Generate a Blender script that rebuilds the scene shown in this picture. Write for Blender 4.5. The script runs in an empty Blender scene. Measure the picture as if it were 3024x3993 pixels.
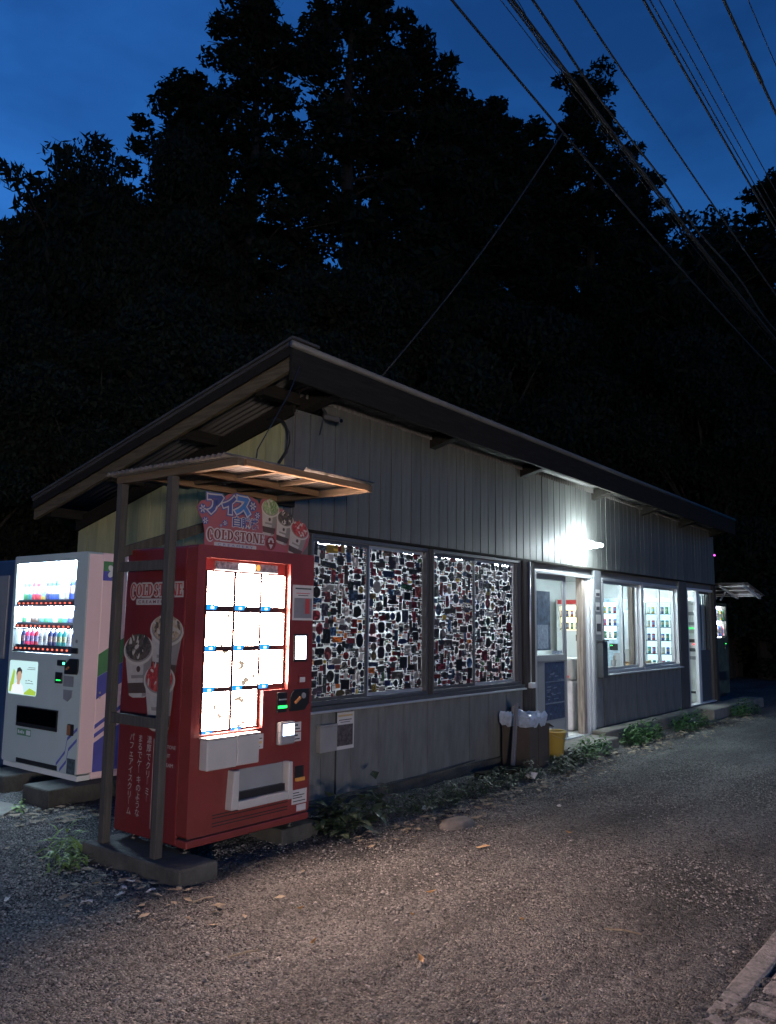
import bpy, bmesh, math, random
import numpy as np
from mathutils import Matrix, Vector
random.seed(7); RNG = np.random.default_rng(11)
SC = bpy.context.scene
COL = SC.collection

# ------------------------------------------------------------------ camera
YAW, PIT, ROL = math.radians(38.345), math.radians(7.604), math.radians(0.6716)
CAM = Vector((0, 0, 1.5))
_f = Vector((math.cos(YAW)*math.cos(PIT), math.sin(YAW)*math.cos(PIT), math.sin(PIT)))
_r = Vector((math.sin(YAW), -math.cos(YAW), 0)); _u = _r.cross(_f)
_r2 = math.cos(ROL)*_r + math.sin(ROL)*_u; _u2 = -math.sin(ROL)*_r + math.cos(ROL)*_u
cd = bpy.data.cameras.new('camera'); cam = bpy.data.objects.new('camera', cd); COL.objects.link(cam)
m3 = Matrix((_r2, _u2, -_f)).transposed()
cam.matrix_world = Matrix.Translation(CAM) @ m3.to_4x4()
cd.sensor_fit = 'HORIZONTAL'; cd.sensor_width = 36; cd.lens = 3190.9/3024*36
cd.clip_start = 0.05; cd.clip_end = 2000
SC.camera = cam

# ------------------------------------------------------------------ sky (dusk) and exposure
W = bpy.data.worlds.new('World'); SC.world = W; W.use_nodes = True
wn, wl = W.node_tree.nodes, W.node_tree.links
bg = wn['Background']
sky = wn.new('ShaderNodeTexSky'); sky.sky_type = 'NISHITA'; sky.sun_disc = False
sky.sun_elevation = math.radians(2.0); sky.sun_rotation = 0; sky.ozone_density = 4.5; sky.dust_density = .1
tc = wn.new('ShaderNodeTexCoord'); mp = wn.new('ShaderNodeMapping'); mp.inputs['Scale'].default_value = (1.0, 1.0, 2.2)
nz = wn.new('ShaderNodeTexNoise'); nz.inputs['Scale'].default_value = 3.4; nz.inputs['Detail'].default_value = 5; nz.inputs['Roughness'].default_value = .55
rp = wn.new('ShaderNodeValToRGB'); rp.color_ramp.elements[0].position = .36; rp.color_ramp.elements[1].position = .66
rp.color_ramp.elements[0].color = (.66, .68, .70, 1); rp.color_ramp.elements[1].color = (1.12, 1.11, 1.08, 1)
tint = wn.new('ShaderNodeMix'); tint.data_type = 'RGBA'; tint.blend_type = 'MULTIPLY'; tint.inputs[0].default_value = 1
tint.inputs[7].default_value = (1.5, 2.2, 2.85, 1)
cl = wn.new('ShaderNodeMix'); cl.data_type = 'RGBA'; cl.blend_type = 'MULTIPLY'; cl.inputs[0].default_value = 1
wl.new(tc.outputs['Generated'], mp.inputs['Vector']); wl.new(mp.outputs[0], nz.inputs['Vector']); wl.new(nz.outputs[0], rp.inputs[0])
wl.new(sky.outputs[0], tint.inputs[6]); wl.new(tint.outputs[2], cl.inputs[6]); wl.new(rp.outputs[0], cl.inputs[7])
wl.new(cl.outputs[2], bg.inputs['Color']); bg.inputs['Strength'].default_value = 0.14
SC.view_settings.view_transform = 'Standard'; SC.view_settings.look = 'None'
SC.view_settings.exposure = 0; SC.view_settings.gamma = 1
SC.render.engine = 'CYCLES'
SC.cycles.use_denoising = True; SC.cycles.max_bounces = 7; SC.cycles.diffuse_bounces = 4; SC.cycles.glossy_bounces = 3
SC.cycles.transparent_max_bounces = 24; SC.cycles.sample_clamp_indirect = 6.0; SC.cycles.sample_clamp_direct = 0
SC.cycles.caustics_reflective = False; SC.cycles.caustics_refractive = False

# ------------------------------------------------------------------ materials
MATS = {}
def new_mat(name):
    m = bpy.data.materials.new(name); m.use_nodes = True
    return m, m.node_tree.nodes, m.node_tree.links, m.node_tree.nodes['Principled BSDF']
def mat(name, col, rough=.6, metal=0, var=.12, scale=9, bump=0, bscale=60, stretch=None, spec=.5, trans=0):
    """procedural material: base colour varied by noise, optional bump and translucency"""
    if name in MATS: return MATS[name]
    m, n, l, b = new_mat(name)
    b.inputs['Roughness'].default_value = rough; b.inputs['Metallic'].default_value = metal
    b.inputs['Specular IOR Level'].default_value = spec
    t = n.new('ShaderNodeTexCoord'); mpn = n.new('ShaderNodeMapping')
    if stretch: mpn.inputs['Scale'].default_value = stretch
    l.new(t.outputs['Object'], mpn.inputs['Vector'])
    no = n.new('ShaderNodeTexNoise'); no.inputs['Scale'].default_value = scale; no.inputs['Detail'].default_value = 6; no.inputs['Roughness'].default_value = .62
    l.new(mpn.outputs[0], no.inputs['Vector'])
    r = n.new('ShaderNodeValToRGB'); e = r.color_ramp.elements
    e[0].position = .3; e[1].position = .7
    e[0].color = tuple(c*(1-var) for c in col)+(1,); e[1].color = tuple(min(1, c*(1+var)) for c in col)+(1,)
    l.new(no.outputs[0], r.inputs[0]); l.new(r.outputs[0], b.inputs['Base Color'])
    if bump:
        n2 = n.new('ShaderNodeTexNoise'); n2.inputs['Scale'].default_value = bscale; n2.inputs['Detail'].default_value = 4
        l.new(mpn.outputs[0], n2.inputs['Vector'])
        bp = n.new('ShaderNodeBump'); bp.inputs['Strength'].default_value = bump; bp.inputs['Distance'].default_value = .01
        l.new(n2.outputs[0], bp.inputs['Height']); l.new(bp.outputs[0], b.inputs['Normal'])
    if trans:
        tr = n.new('ShaderNodeBsdfTranslucent'); mx = n.new('ShaderNodeMixShader'); mx.inputs[0].default_value = trans
        l.new(r.outputs[0], tr.inputs['Color']); l.new(b.outputs[0], mx.inputs[1]); l.new(tr.outputs[0], mx.inputs[2])
        l.new(mx.outputs[0], n['Material Output'].inputs['Surface'])
    MATS[name] = m
    return m
def emit(name, col, s):
    if name in MATS: return MATS[name]
    m, n, l, b = new_mat(name)
    b.inputs['Base Color'].default_value = (.02, .02, .02, 1)
    b.inputs['Emission Color'].default_value = tuple(col)+(1,); b.inputs['Emission Strength'].default_value = s
    MATS[name] = m
    return m
def wood(name, col, var=.35, axis='x'):
    s = {'x': (1.2, 14, 14), 'y': (14, 1.2, 14), 'z': (14, 14, 1.2)}[axis]
    return mat(name, col, .8, 0, var, 3.0, .35, 8, s, .06)

# asphalt / worn gravel
def ground_mat():
    m, n, l, b = new_mat('worn_gravel_asphalt')
    b.inputs['Roughness'].default_value = .85; b.inputs['Specular IOR Level'].default_value = .25
    t = n.new('ShaderNodeTexCoord')
    v = n.new('ShaderNodeTexVoronoi'); v.inputs['Scale'].default_value = 92
    n1 = n.new('ShaderNodeTexNoise'); n1.inputs['Scale'].default_value = 1.3; n1.inputs['Detail'].default_value = 6
    n2 = n.new('ShaderNodeTexNoise'); n2.inputs['Scale'].default_value = 140; n2.inputs['Detail'].default_value = 3
    mpg = n.new('ShaderNodeMapping'); mpg.inputs['Scale'].default_value = (.45, 1.5, 1); mpg.inputs['Rotation'].default_value = (0, 0, .12); l.new(t.outputs['Object'], mpg.inputs['Vector']); l.new(mpg.outputs[0], n1.inputs['Vector'])
    for q in (v, n2): l.new(t.outputs['Object'], q.inputs['Vector'])
    r1 = n.new('ShaderNodeValToRGB'); e = r1.color_ramp.elements
    e[0].position = .32; e[0].color = (.060, .060, .060, 1); e[1].position = .68; e[1].color = (.148, .146, .143, 1)
    l.new(n1.outputs[0], r1.inputs[0])
    r2 = n.new('ShaderNodeValToRGB'); e = r2.color_ramp.elements
    e[0].position = .15; e[0].color = (.30, .30, .295, 1); e[1].position = .9; e[1].color = (1.8, 1.77, 1.72, 1)
    l.new(v.outputs['Color'], r2.inputs[0])
    mx = n.new('ShaderNodeMix'); mx.data_type = 'RGBA'; mx.blend_type = 'MULTIPLY'; mx.inputs[0].default_value = 1
    l.new(r1.outputs[0], mx.inputs[6]); l.new(r2.outputs[0], mx.inputs[7]); l.new(mx.outputs[2], b.inputs['Base Color'])
    add = n.new('ShaderNodeMath'); add.operation = 'MULTIPLY_ADD'; add.inputs[1].default_value = -1.2
    l.new(v.outputs['Distance'], add.inputs[0]); l.new(n2.outputs[0], add.inputs[2])
    bp = n.new('ShaderNodeBump'); bp.inputs['Strength'].default_value = 1.0; bp.inputs['Distance'].default_value = .02
    l.new(add.outputs[0], bp.inputs['Height']); l.new(bp.outputs[0], b.inputs['Normal'])
    return m
M_GROUND = ground_mat()
M_CONC = mat('weathered_concrete', (.14, .13, .112), .9, 0, .35, 5, .5, 45)
M_CONC_D = mat('mossy_concrete', (.052, .051, .044), .9, 0, .45, 6, .6, 40)
M_BOARD = mat('grey_painted_board', (.078, .080, .074), .6, 0, .30, 2.2, .12, 20, (6, 6, .8))
M_BOARDS = [M_BOARD, mat('grey_painted_board_b', (.087, .089, .082), .6, 0, .32, 2.0, .12, 20, (6, 6, .8)), mat('grey_painted_board_c', (.069, .071, .066), .6, 0, .34, 2.4, .12, 20, (6, 6, .8))]
M_LOWER = mat('grey_wall_panel', (.116, .119, .113), .65, 0, .4, 2.4, .15, 14, (3, 3, .7))
M_YELLOW = mat('yellow_green_board', (.29, .275, .135), .7, 0, .18, 2.5, .12, 20, (6, 6, .8))
M_YELLOW2 = mat('yellow_green_board_b', (.25, .245, .125), .7, 0, .2, 2.5, .12, 20, (6, 6, .8))
M_DARKW = wood('dark_timber', (.015, .0135, .0115), .4)
M_DARKWZ = wood('dark_timber_post', (.05, .045, .042), .4, 'z')
M_BARGE = wood('weathered_barge_timber', (.085, .068, .043), .5, 'y')
M_WOODX = wood('canopy_timber', (.17, .105, .06), .3, 'x')
M_WOODY = wood('canopy_timber_cross', (.10, .075, .052), .3, 'y')
M_POST = wood('grey_brown_post', (.060, .057, .053), .25, 'z')
M_JAMB = wood('peeling_wood_jamb', (.28, .235, .20), .5, 'z')
M_ALU = mat('bronze_aluminium', (.11, .11, .115), .45, .6, .1, 4)
M_ALUL = mat('light_aluminium', (.55, .56, .58), .4, .7, .08, 4)
M_WHITEM = mat('white_enamel', (.55, .56, .57), .4, 0, .04, 3)
M_CORR = mat('galvanised_corrugated', (.12, .11, .10), .5, .12, .25, 3, .1, 30)
M_ROOFS = mat('roof_sheet_metal', (.055, .052, .048), .6, .0, .3, 3, .1, 30)
M_CORRD = mat('dull_roof_sheet', (.035, .032, .028), .7, .0, .3, 2)
M_INT = mat('interior_white_wall', (.72, .73, .72), .8, 0, .06, 2)
M_INTF = mat('interior_floor', (.36, .35, .33), .5, 0, .2, 3)
M_BLACK = mat('black_plastic', (.012, .012, .013), .4, 0, .1, 6)
M_CABLE = mat('cable_sheath', (.009, .009, .010), .6, 0, .2, 4)
M_RED = mat('red_machine_paint', (.145, .025, .023), .36, 0, .22, 3.5, .03, 12)
M_REDS = mat('red_side_wrap', (.115, .014, .015), .4, 0, .08, 3)
M_PLASTW = mat('white_plastic', (.36, .35, .34), .45, 0, .05, 5)
M_GREYP = mat('grey_plastic', (.20, .21, .22), .45, 0, .08, 5)
M_PAPER = mat('paper_white', (.42, .41, .40), .8, 0, .05, 6)
M_MACHW = mat('machine_white_paint', (.66, .68, .66), .38, 0, .05, 2)
M_SHELFG = mat('shelf_dark', (.06, .06, .08), .5)
M_INK = mat('dark_print', (.03, .03, .035), .6)
M_CARD = mat('brown_cardboard', (.055, .044, .034), .85, 0, .15, 5)
M_LEAF = mat('weed_leaf', (.04, .105, .024), .55, 0, .4, 12, trans=.2)
M_LEAFD = mat('weed_leaf_dark', (.028, .045, .022), .6, 0, .4, 12, trans=.15)
M_GRASS = mat('grass_blade', (.15, .24, .05), .55, 0, .3, 12, trans=.25)
M_DRY = mat('dry_leaf_litter', (.20, .16, .11), .85, 0, .5, 14)
M_YLEAF = mat('yellow_fallen_leaf', (.30, .17, .06), .7, 0, .25, 20)
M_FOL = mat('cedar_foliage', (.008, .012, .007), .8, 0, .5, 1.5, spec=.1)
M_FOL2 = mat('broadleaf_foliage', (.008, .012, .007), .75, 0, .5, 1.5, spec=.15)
M_BARK = mat('dark_bark', (.022, .018, .015), .9, 0, .4, 6, .6, 20, (6, 6, 1))
def glass(name, tcol=(.93, .96, .97), frost=0.0):
    m, n, l, b = new_mat(name)
    out = n['Material Output']; n.remove(b)
    tr = n.new('ShaderNodeBsdfTransparent'); tr.inputs[0].default_value = tcol+(1,)
    gl = n.new('ShaderNodeBsdfGlossy'); gl.inputs['Roughness'].default_value = .03
    lw = n.new('ShaderNodeLayerWeight'); pw = n.new('ShaderNodeMath'); pw.operation = 'POWER'; pw.inputs[1].default_value = 5; l.new(lw.outputs['Facing'], pw.inputs[0])
    fr = n.new('ShaderNodeMath'); fr.operation = 'MULTIPLY_ADD'; fr.inputs[1].default_value = .55; fr.inputs[2].default_value = .02; l.new(pw.outputs[0], fr.inputs[0])
    mx = n.new('ShaderNodeMixShader'); l.new(fr.outputs[0], mx.inputs[0]); l.new(tr.outputs[0], mx.inputs[1]); l.new(gl.outputs[0], mx.inputs[2])
    last = mx
    if frost:
        tl = n.new('ShaderNodeBsdfTranslucent'); tl.inputs[0].default_value = (.9, .92, .95, 1)
        m2 = n.new('ShaderNodeMixShader'); m2.inputs[0].default_value = frost
        l.new(mx.outputs[0], m2.inputs[1]); l.new(tl.outputs[0], m2.inputs[2]); last = m2
    l.new(last.outputs[0], out.inputs['Surface'])
    return m
M_GLASS = glass('clear_glass'); M_FROST = glass('hazy_window_glass', (.95, .96, .98), .45)
M_SMOKE = glass('smoked_plastic', (.25, .26, .28))

# ------------------------------------------------------------------ mesh helpers
def tag(o, label=None, cat=None, group=None, kind=None):
    if label: o['label'] = label
    if cat: o['category'] = cat
    if group: o['group'] = group
    if kind: o['kind'] = kind
    return o
def empty(name, loc, label=None, cat=None, group=None):
    o = bpy.data.objects.new(name, None); COL.objects.link(o); o.location = loc; o.empty_display_size = .1
    return tag(o, label, cat, group)
def worg(o):
    v = Vector((0, 0, 0))
    while o is not None: v = v + o.location; o = o.parent
    return v
class MB:
    """collects faces in world coordinates; build() links them as one mesh object"""
    def __init__(s, *mats): s.v = []; s.f = []; s.m = []; s.mats = list(mats); s.k = 0
    def use(s, i): s.k = i; return s
    def add(s, vs, fs):
        b = len(s.v); s.v += [tuple(p) for p in vs]
        for f in fs: s.f.append(tuple(b+i for i in f)); s.m.append(s.k)
        return s
    def box(s, x0, x1, y0, y1, z0, z1):
        return s.add([(x0, y0, z0), (x1, y0, z0), (x1, y1, z0), (x0, y1, z0), (x0, y0, z1), (x1, y0, z1), (x1, y1, z1), (x0, y1, z1)],
                     [(0, 3, 2, 1), (4, 5, 6, 7), (0, 1, 5, 4), (1, 2, 6, 5), (2, 3, 7, 6), (3, 0, 4, 7)])
    def mbox(s, mp, u0, u1, v0, v1, w0, w1):
        P = [mp(u, v, w) for w in (w0, w1) for (u, v) in ((u0, v0), (u1, v0), (u1, v1), (u0, v1))]
        return s.add(P, [(0, 3, 2, 1), (4, 5, 6, 7), (0, 1, 5, 4), (1, 2, 6, 5), (2, 3, 7, 6), (3, 0, 4, 7)])
    def prism(s, mp, poly, w0, w1):
        n = len(poly)
        P = [mp(u, v, w0) for u, v in poly]+[mp(u, v, w1) for u, v in poly]
        return s.add(P, [tuple(range(n))[::-1], tuple(range(n, 2*n))]+[(i, (i+1) % n, n+(i+1) % n, n+i) for i in range(n)])
    def bar(s, p, q, w, h, up=(0, 0, 1)):
        p, q = Vector(p), Vector(q); d = (q-p).normalized(); up = Vector(up)
        if abs(d.dot(up)) > .95: up = Vector((1, 0, 0))
        a = d.cross(up).normalized()*w/2; b = a.cross(d).normalized()*h/2
        P = [p-a-b, p+a-b, p+a+b, p-a+b, q-a-b, q+a-b, q+a+b, q-a+b]
        return s.add(P, [(0, 1, 2, 3), (7, 6, 5, 4), (0, 4, 5, 1), (1, 5, 6, 2), (2, 6, 7, 3), (3, 7, 4, 0)])
    def tube(s, path, r, n=6, r2=None):
        pts = [Vector(p) for p in path]; b = []; L = len(pts)
        for i, p in enumerate(pts):
            d = (pts[min(i+1, L-1)]-pts[max(i-1, 0)]).normalized()
            ref = Vector((0, 0, 1)) if abs(d.z) < .9 else Vector((1, 0, 0))
            a = d.cross(ref).normalized(); c = a.cross(d)
            rr = r if r2 is None else r+(r2-r)*i/(L-1)
            b += [p+rr*(math.cos(2*math.pi*k/n)*a+math.sin(2*math.pi*k/n)*c) for k in range(n)]
        fs = [(i*n+k, i*n+(k+1) % n, (i+1)*n+(k+1) % n, (i+1)*n+k) for i in range(L-1) for k in range(n)]
        fs += [tuple(range(n))[::-1], tuple(range((L-1)*n, L*n))]
        return s.add(b, fs)
    def lathe(s, c, prof, n=14, axis='z'):
        P = []
        for r, h in prof:
            for k in range(n):
                a = 2*math.pi*k/n; x, y = r*math.cos(a), r*math.sin(a)
                P.append((c[0]+x, c[1]+y, c[2]+h) if axis == 'z' else (c[0]+x, c[1]+h, c[2]+y) if axis == 'y' else (c[0]+h, c[1]+x, c[2]+y))
        fs = [(i*n+k, i*n+(k+1) % n, (i+1)*n+(k+1) % n, (i+1)*n+k) for i in range(len(prof)-1) for k in range(n)]
        fs += [tuple(range(n))[::-1], tuple(range((len(prof)-1)*n, len(prof)*n))]
        return s.add(P, fs)
    def plate(s, mp, outer, holes, w0, w1):
        """flat plate with openings: front and back triangulated, edges walled"""
        loops = [outer]+list(holes); bm = bmesh.new(); ed = []
        for lp in loops:
            vs = [bm.verts.new((u, v, 0)) for u, v in lp]
            ed += [bm.edges.new((vs[i], vs[(i+1) % len(vs)])) for i in range(len(vs))]
        bmesh.ops.triangle_fill(bm, use_beauty=True, edges=ed); bm.verts.index_update()
        pts = [v.co.copy() for v in bm.verts]; tr = [tuple(v.index for v in f.verts) for f in bm.faces]; n = len(pts); bm.free()
        P = [mp(p.x, p.y, w1) for p in pts]+[mp(p.x, p.y, w0) for p in pts]
        fs = tr+[tuple(n+i for i in reversed(t)) for t in tr]; b = 0
        for lp in loops:
            L = len(lp); fs += [(b+i, b+(i+1) % L, n+b+(i+1) % L, n+b+i) for i in range(L)]; b += L
        return s.add(P, fs)
    def mesh(s, name, recalc=True, org=Vector((0, 0, 0)), smooth=False):
        me = bpy.data.meshes.new(name)
        me.from_pydata([(x-org.x, y-org.y, z-org.z) for x, y, z in s.v], [], s.f)
        for m in s.mats: me.materials.append(m)
        if len(s.mats) > 1: me.polygons.foreach_set('material_index', s.m)
        if recalc:
            bm = bmesh.new(); bm.from_mesh(me); bmesh.ops.recalc_face_normals(bm, faces=bm.faces); bm.to_mesh(me); bm.free()
        if smooth: me.polygons.foreach_set('use_smooth', [True]*len(me.polygons))
        me.update(); return me
    def build(s, name, parent=None, org=None, bevel=0, smooth=False, recalc=True, kind=None):
        o = bpy.data.objects.new(name, None) if False else None
        if parent is not None: base = worg(parent)
        else: base = Vector(org) if org is not None else Vector((0, 0, 0))
        me = s.mesh(name, recalc, base, smooth)
        o = bpy.data.objects.new(name, me); COL.objects.link(o)
        if parent is not None: o.parent = parent
        else: o.location = base
        if bevel:
            bv = o.modifiers.new('bevel', 'BEVEL'); bv.width = bevel; bv.segments = 2; bv.limit_method = 'ANGLE'; bv.angle_limit = math.radians(50)
        if kind: o['kind'] = kind
        return o
def place(name, me, parent, loc):
    """another object that shares mesh data; loc in world"""
    o = bpy.data.objects.new(name, me); COL.objects.link(o)
    if parent is not None: o.parent = parent; o.location = Vector(loc)-worg(parent)
    else: o.location = loc
    return o
def copy_tree(o, parent=None):
    c = o.copy(); COL.objects.link(c); c.parent = parent
    for ch in o.children: copy_tree(ch, c)
    return c
def FR(y): return lambda u, v, w: (u, y-w, v)          # a face that looks towards -y
def SD(x): return lambda u, v, w: (x-w, u, v)          # a face that looks towards -x
def ell(cx, cy, rx, ry, n=20, rot=0):
    c, s = math.cos(rot), math.sin(rot)
    return [(cx+rx*math.cos(2*math.pi*k/n)*c-ry*math.sin(2*math.pi*k/n)*s, cy+rx*math.cos(2*math.pi*k/n)*s+ry*math.sin(2*math.pi*k/n)*c) for k in range(n)]
def rrect(x0, x1, y0, y1, r, n=4):
    P = []
    for cx, cy, a0 in ((x1-r, y1-r, 0), (x0+r, y1-r, 90), (x0+r, y0+r, 180), (x1-r, y0+r, 270)):
        for k in range(n+1):
            a = math.radians(a0+90*k/n); P.append((cx+r*math.cos(a), cy+r*math.sin(a)))
    return P
def glyphs(txt, size, off=0.0, space=1.0):
    cu = bpy.data.curves.new('t', 'FONT'); cu.body = txt; cu.size = size; cu.offset = off; cu.resolution_u = 3; cu.space_character = space; cu.fill_mode = 'FRONT'
    o = bpy.data.objects.new('t', cu); COL.objects.link(o)
    dg = bpy.context.evaluated_depsgraph_get(); me = o.evaluated_get(dg).to_mesh()
    V = [(v.co.x, v.co.y) for v in me.vertices]; F = [tuple(p.vertices) for p in me.polygons]
    o.evaluated_get(dg).to_mesh_clear(); bpy.data.objects.remove(o); bpy.data.curves.remove(cu)
    return V, F
def text(mb, mp, txt, x, y, size, w, off=0.0, width=None, height=None, sx=1.0, space=1.0, rot=0.0, base=None):
    """flat lettering laid on a mapped face, left-bottom at (x, y), fitted to width/height"""
    V, F = glyphs(txt, size, off, space)
    if not V: return
    ref = glyphs(txt, size, 0, space)[0] if (off and base is None) else V
    x0 = min(p[0] for p in ref); x1 = max(p[0] for p in ref); y0 = min(p[1] for p in ref); y1 = max(p[1] for p in ref)
    kx = (width/(x1-x0) if width else 1); ky = (height/(y1-y0) if height else kx)
    if not width: kx = ky
    c, s = math.cos(rot), math.sin(rot)
    P = []
    for a, b in V:
        a, b = (a-x0)*kx*sx, (b-y0)*ky
        P.append(mp(x+a*c-b*s, y+a*s+b*c, w))
    mb.add(P, F)

# ================================================================== SETTING
def value_noise(nx, ny, cells, seed):
    r = np.random.default_rng(seed); gx = max(2, int(cells)); gy = max(2, int(cells*ny/nx))
    g = r.random((gy+2, gx+2)); X = np.linspace(0, gx, nx, endpoint=False); Y = np.linspace(0, gy, ny, endpoint=False)
    xi = X.astype(int); yi = Y.astype(int); fx = X-xi; fy = Y-yi; fx = fx*fx*(3-2*fx); fy = fy*fy*(3-2*fy)
    a = g[np.ix_(yi, xi)]; b = g[np.ix_(yi, xi+1)]; c = g[np.ix_(yi+1, xi)]; d = g[np.ix_(yi+1, xi+1)]
    return (a*(1-fx)+b*fx)*(1-fy)[:, None]+(c*(1-fx)+d*fx)*fy[:, None]-.5
def raw_mesh(name, V, F4, mats):
    me = bpy.data.meshes.new(name); n = len(F4); k = F4.shape[1]
    me.vertices.add(len(V)); me.vertices.foreach_set('co', np.ascontiguousarray(V, dtype=np.float32).ravel())
    me.loops.add(n*k); me.loops.foreach_set('vertex_index', np.ascontiguousarray(F4, dtype=np.int32).ravel())
    me.polygons.add(n); me.polygons.foreach_set('loop_start', np.arange(0, n*k, k, dtype=np.int32))
    for m in mats: me.materials.append(m)
    me.update(calc_edges=True); me.validate(); return me
def ground():
    def axis(lo, a, b, hi, d):
        mid = np.arange(a, b, d); L = [a]; s = d
        while L[-1] > lo: s *= 1.35; L.append(L[-1]-s)
        R = [mid[-1]]; s = d
        while R[-1] < hi: s *= 1.35; R.append(R[-1]+s)
        return np.concatenate([np.array(L[1:])[::-1], mid, np.array(R[1:])])
    xs = axis(-150, 1.6, 9.6, 250, .0145); ys = axis(-150, 1.0, 6.4, 250, .0145)
    nx, ny = len(xs), len(ys)
    Z = .014*value_noise(nx, ny, 380, 1)+.012*value_noise(nx, ny, 170, 2)+.016*value_noise(nx, ny, 30, 3)+.03*value_noise(nx, ny, 9, 4)
    fall = np.clip(1-(np.maximum(0, xs-9.6))/3, 0, 1)*np.clip(1-np.maximum(0, 1.6-xs)/3, 0, 1)
    Z = Z*fall[None, :]*np.clip(1-np.maximum(0, ys-6.4)/3, 0, 1)[:, None]
    X, Y = np.meshgrid(xs, ys)
    V = np.stack([X.ravel(), Y.ravel(), Z.ravel()], 1)
    i = np.arange(nx*ny).reshape(ny, nx)
    F = np.stack([i[:-1, :-1].ravel(), i[:-1, 1:].ravel(), i[1:, 1:].ravel(), i[1:, :-1].ravel()], 1)
    me = raw_mesh('ground', V, F, [M_GROUND]); me.polygons.foreach_set('use_smooth', [True]*len(me.polygons))
    o = bpy.data.objects.new('ground', me); COL.objects.link(o); o['kind'] = 'structure'
ground()
# loose stones lying on the surface
def pebbles(n):
    x = RNG.uniform(1.9, 9.5, n); y = RNG.uniform(1.2, 4.3, n); k = RNG.random(n) < .3
    x[k] = RNG.uniform(2.2, 3.8, k.sum()); y[k] = RNG.uniform(4.2, 7.0, k.sum())
    r = RNG.uniform(.003, .009, n)*np.where(RNG.random(n) < .03, 1.8, 1); a = RNG.uniform(0, 6.28, n)
    oc = np.array([(1, 0, 0), (0, 1, 0), (-1, 0, 0), (0, -1, 0), (.1, .1, .6), (0, 0, -.5)])
    V = oc[None]*r[:, None, None]*RNG.uniform(.7, 1.3, (n, 6, 3)); c, s = np.cos(a)[:, None], np.sin(a)[:, None]
    P = np.stack([V[..., 0]*c-V[..., 1]*s+x[:, None], V[..., 0]*s+V[..., 1]*c+y[:, None], V[..., 2]+.004], 2).reshape(-1, 3)
    f = np.array([(0, 1, 4), (1, 2, 4), (2, 3, 4), (3, 0, 4), (1, 0, 5), (2, 1, 5), (3, 2, 5), (0, 3, 5)])
    F = (np.arange(n)*6)[:, None, None]+f[None]
    me = raw_mesh('loose_gravel', P, F.reshape(-1, 3), [mat('gravel_stone', (.22, .21, .20), .9, 0, .45, 60)])
    o = bpy.data.objects.new('loose_gravel', me); COL.objects.link(o)
    tag(o, 'small loose grey stones scattered over the worn ground', 'gravel', kind='stuff')
pebbles(26000)

# hillside behind the shop
def hill():
    xs = np.linspace(-60, 110, 70); ys = np.concatenate([np.linspace(10.5, 40, 24), np.linspace(45, 120, 8)])
    X, Y = np.meshgrid(xs, ys)
    Z = -.6+np.maximum(0, Y-11)*.36*np.clip((Y-10)/10, 0, 1); Z = np.minimum(Z, 12+(Y-40)*.05)
    Z = Z+1.0*value_noise(70, 32, 14, 9)*np.clip((Y-11)/5, 0, 1)
    Z = Z*np.clip((75-X)/40, .25, 1)
    V = np.stack([X.ravel(), Y.ravel(), Z.ravel()], 1); i = np.arange(70*32).reshape(32, 70)
    F = np.stack([i[:-1, :-1].ravel(), i[:-1, 1:].ravel(), i[1:, 1:].ravel(), i[1:, :-1].ravel()], 1)
    me = raw_mesh('hillside', V, F, [mat('forest_floor', (.05, .045, .03), .95, 0, .4, 3, .5, 8)])
    o = bpy.data.objects.new('hillside', me); COL.objects.link(o); o['kind'] = 'structure'
    # the road bends away: a second slope closes the view beyond it
    ys = np.linspace(-60, 60, 40); xs = np.linspace(38, 130, 24); X, Y = np.meshgrid(xs, ys)
    Z = -.5+(X-38)*.38*np.clip((X-38)/8, 0, 1)+1.2*value_noise(24, 40, 8, 12)*np.clip((X-39)/5, 0, 1); Z = np.minimum(Z, 16)
    V = np.stack([X.ravel(), Y.ravel(), Z.ravel()], 1); i = np.arange(40*24).reshape(40, 24)
    F = np.stack([i[:-1, :-1].ravel(), i[:-1, 1:].ravel(), i[1:, 1:].ravel(), i[1:, :-1].ravel()], 1)
    me = raw_mesh('hillside', V, F, [MATS['forest_floor']])
    o = bpy.data.objects.new('hillside', me); COL.objects.link(o); o['kind'] = 'structure'
hill()
def hz(x, y):
    return 0 if y < 11 else max(0, min((y-11)*.36*min(1, (y-10)/10), 12))*max(0, min(1, (75-x)/40))

# pavement at the near edge: kerb stones and slabs
pave = MB(M_CONC_D).box(-6, 24, -4, .93, -.1, .004).build('pavement'); pave['kind'] = 'structure'
M_SLAB = mat('pavement_slab', (.17, .162, .155), .9, 0, .5, 40, 1.0, 110)
xk = -1.6
for i in range(13):
    L = 1.19
    k = MB(M_SLAB).box(xk, xk+L, 1.035, 1.135, -.05, .012+.004*(i % 2)).build('kerb_stone', pave, bevel=.012); xk += L+.012
xk = -1.75
for i in range(12):
    for j in range(2):
        MB(M_SLAB).box(xk, xk+.885, .505-.54*j, 1.015-.54*j, -.05, .008+.004*((i+j) % 3)).build('paving_slab', pave, bevel=.012)
    xk += .905

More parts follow.
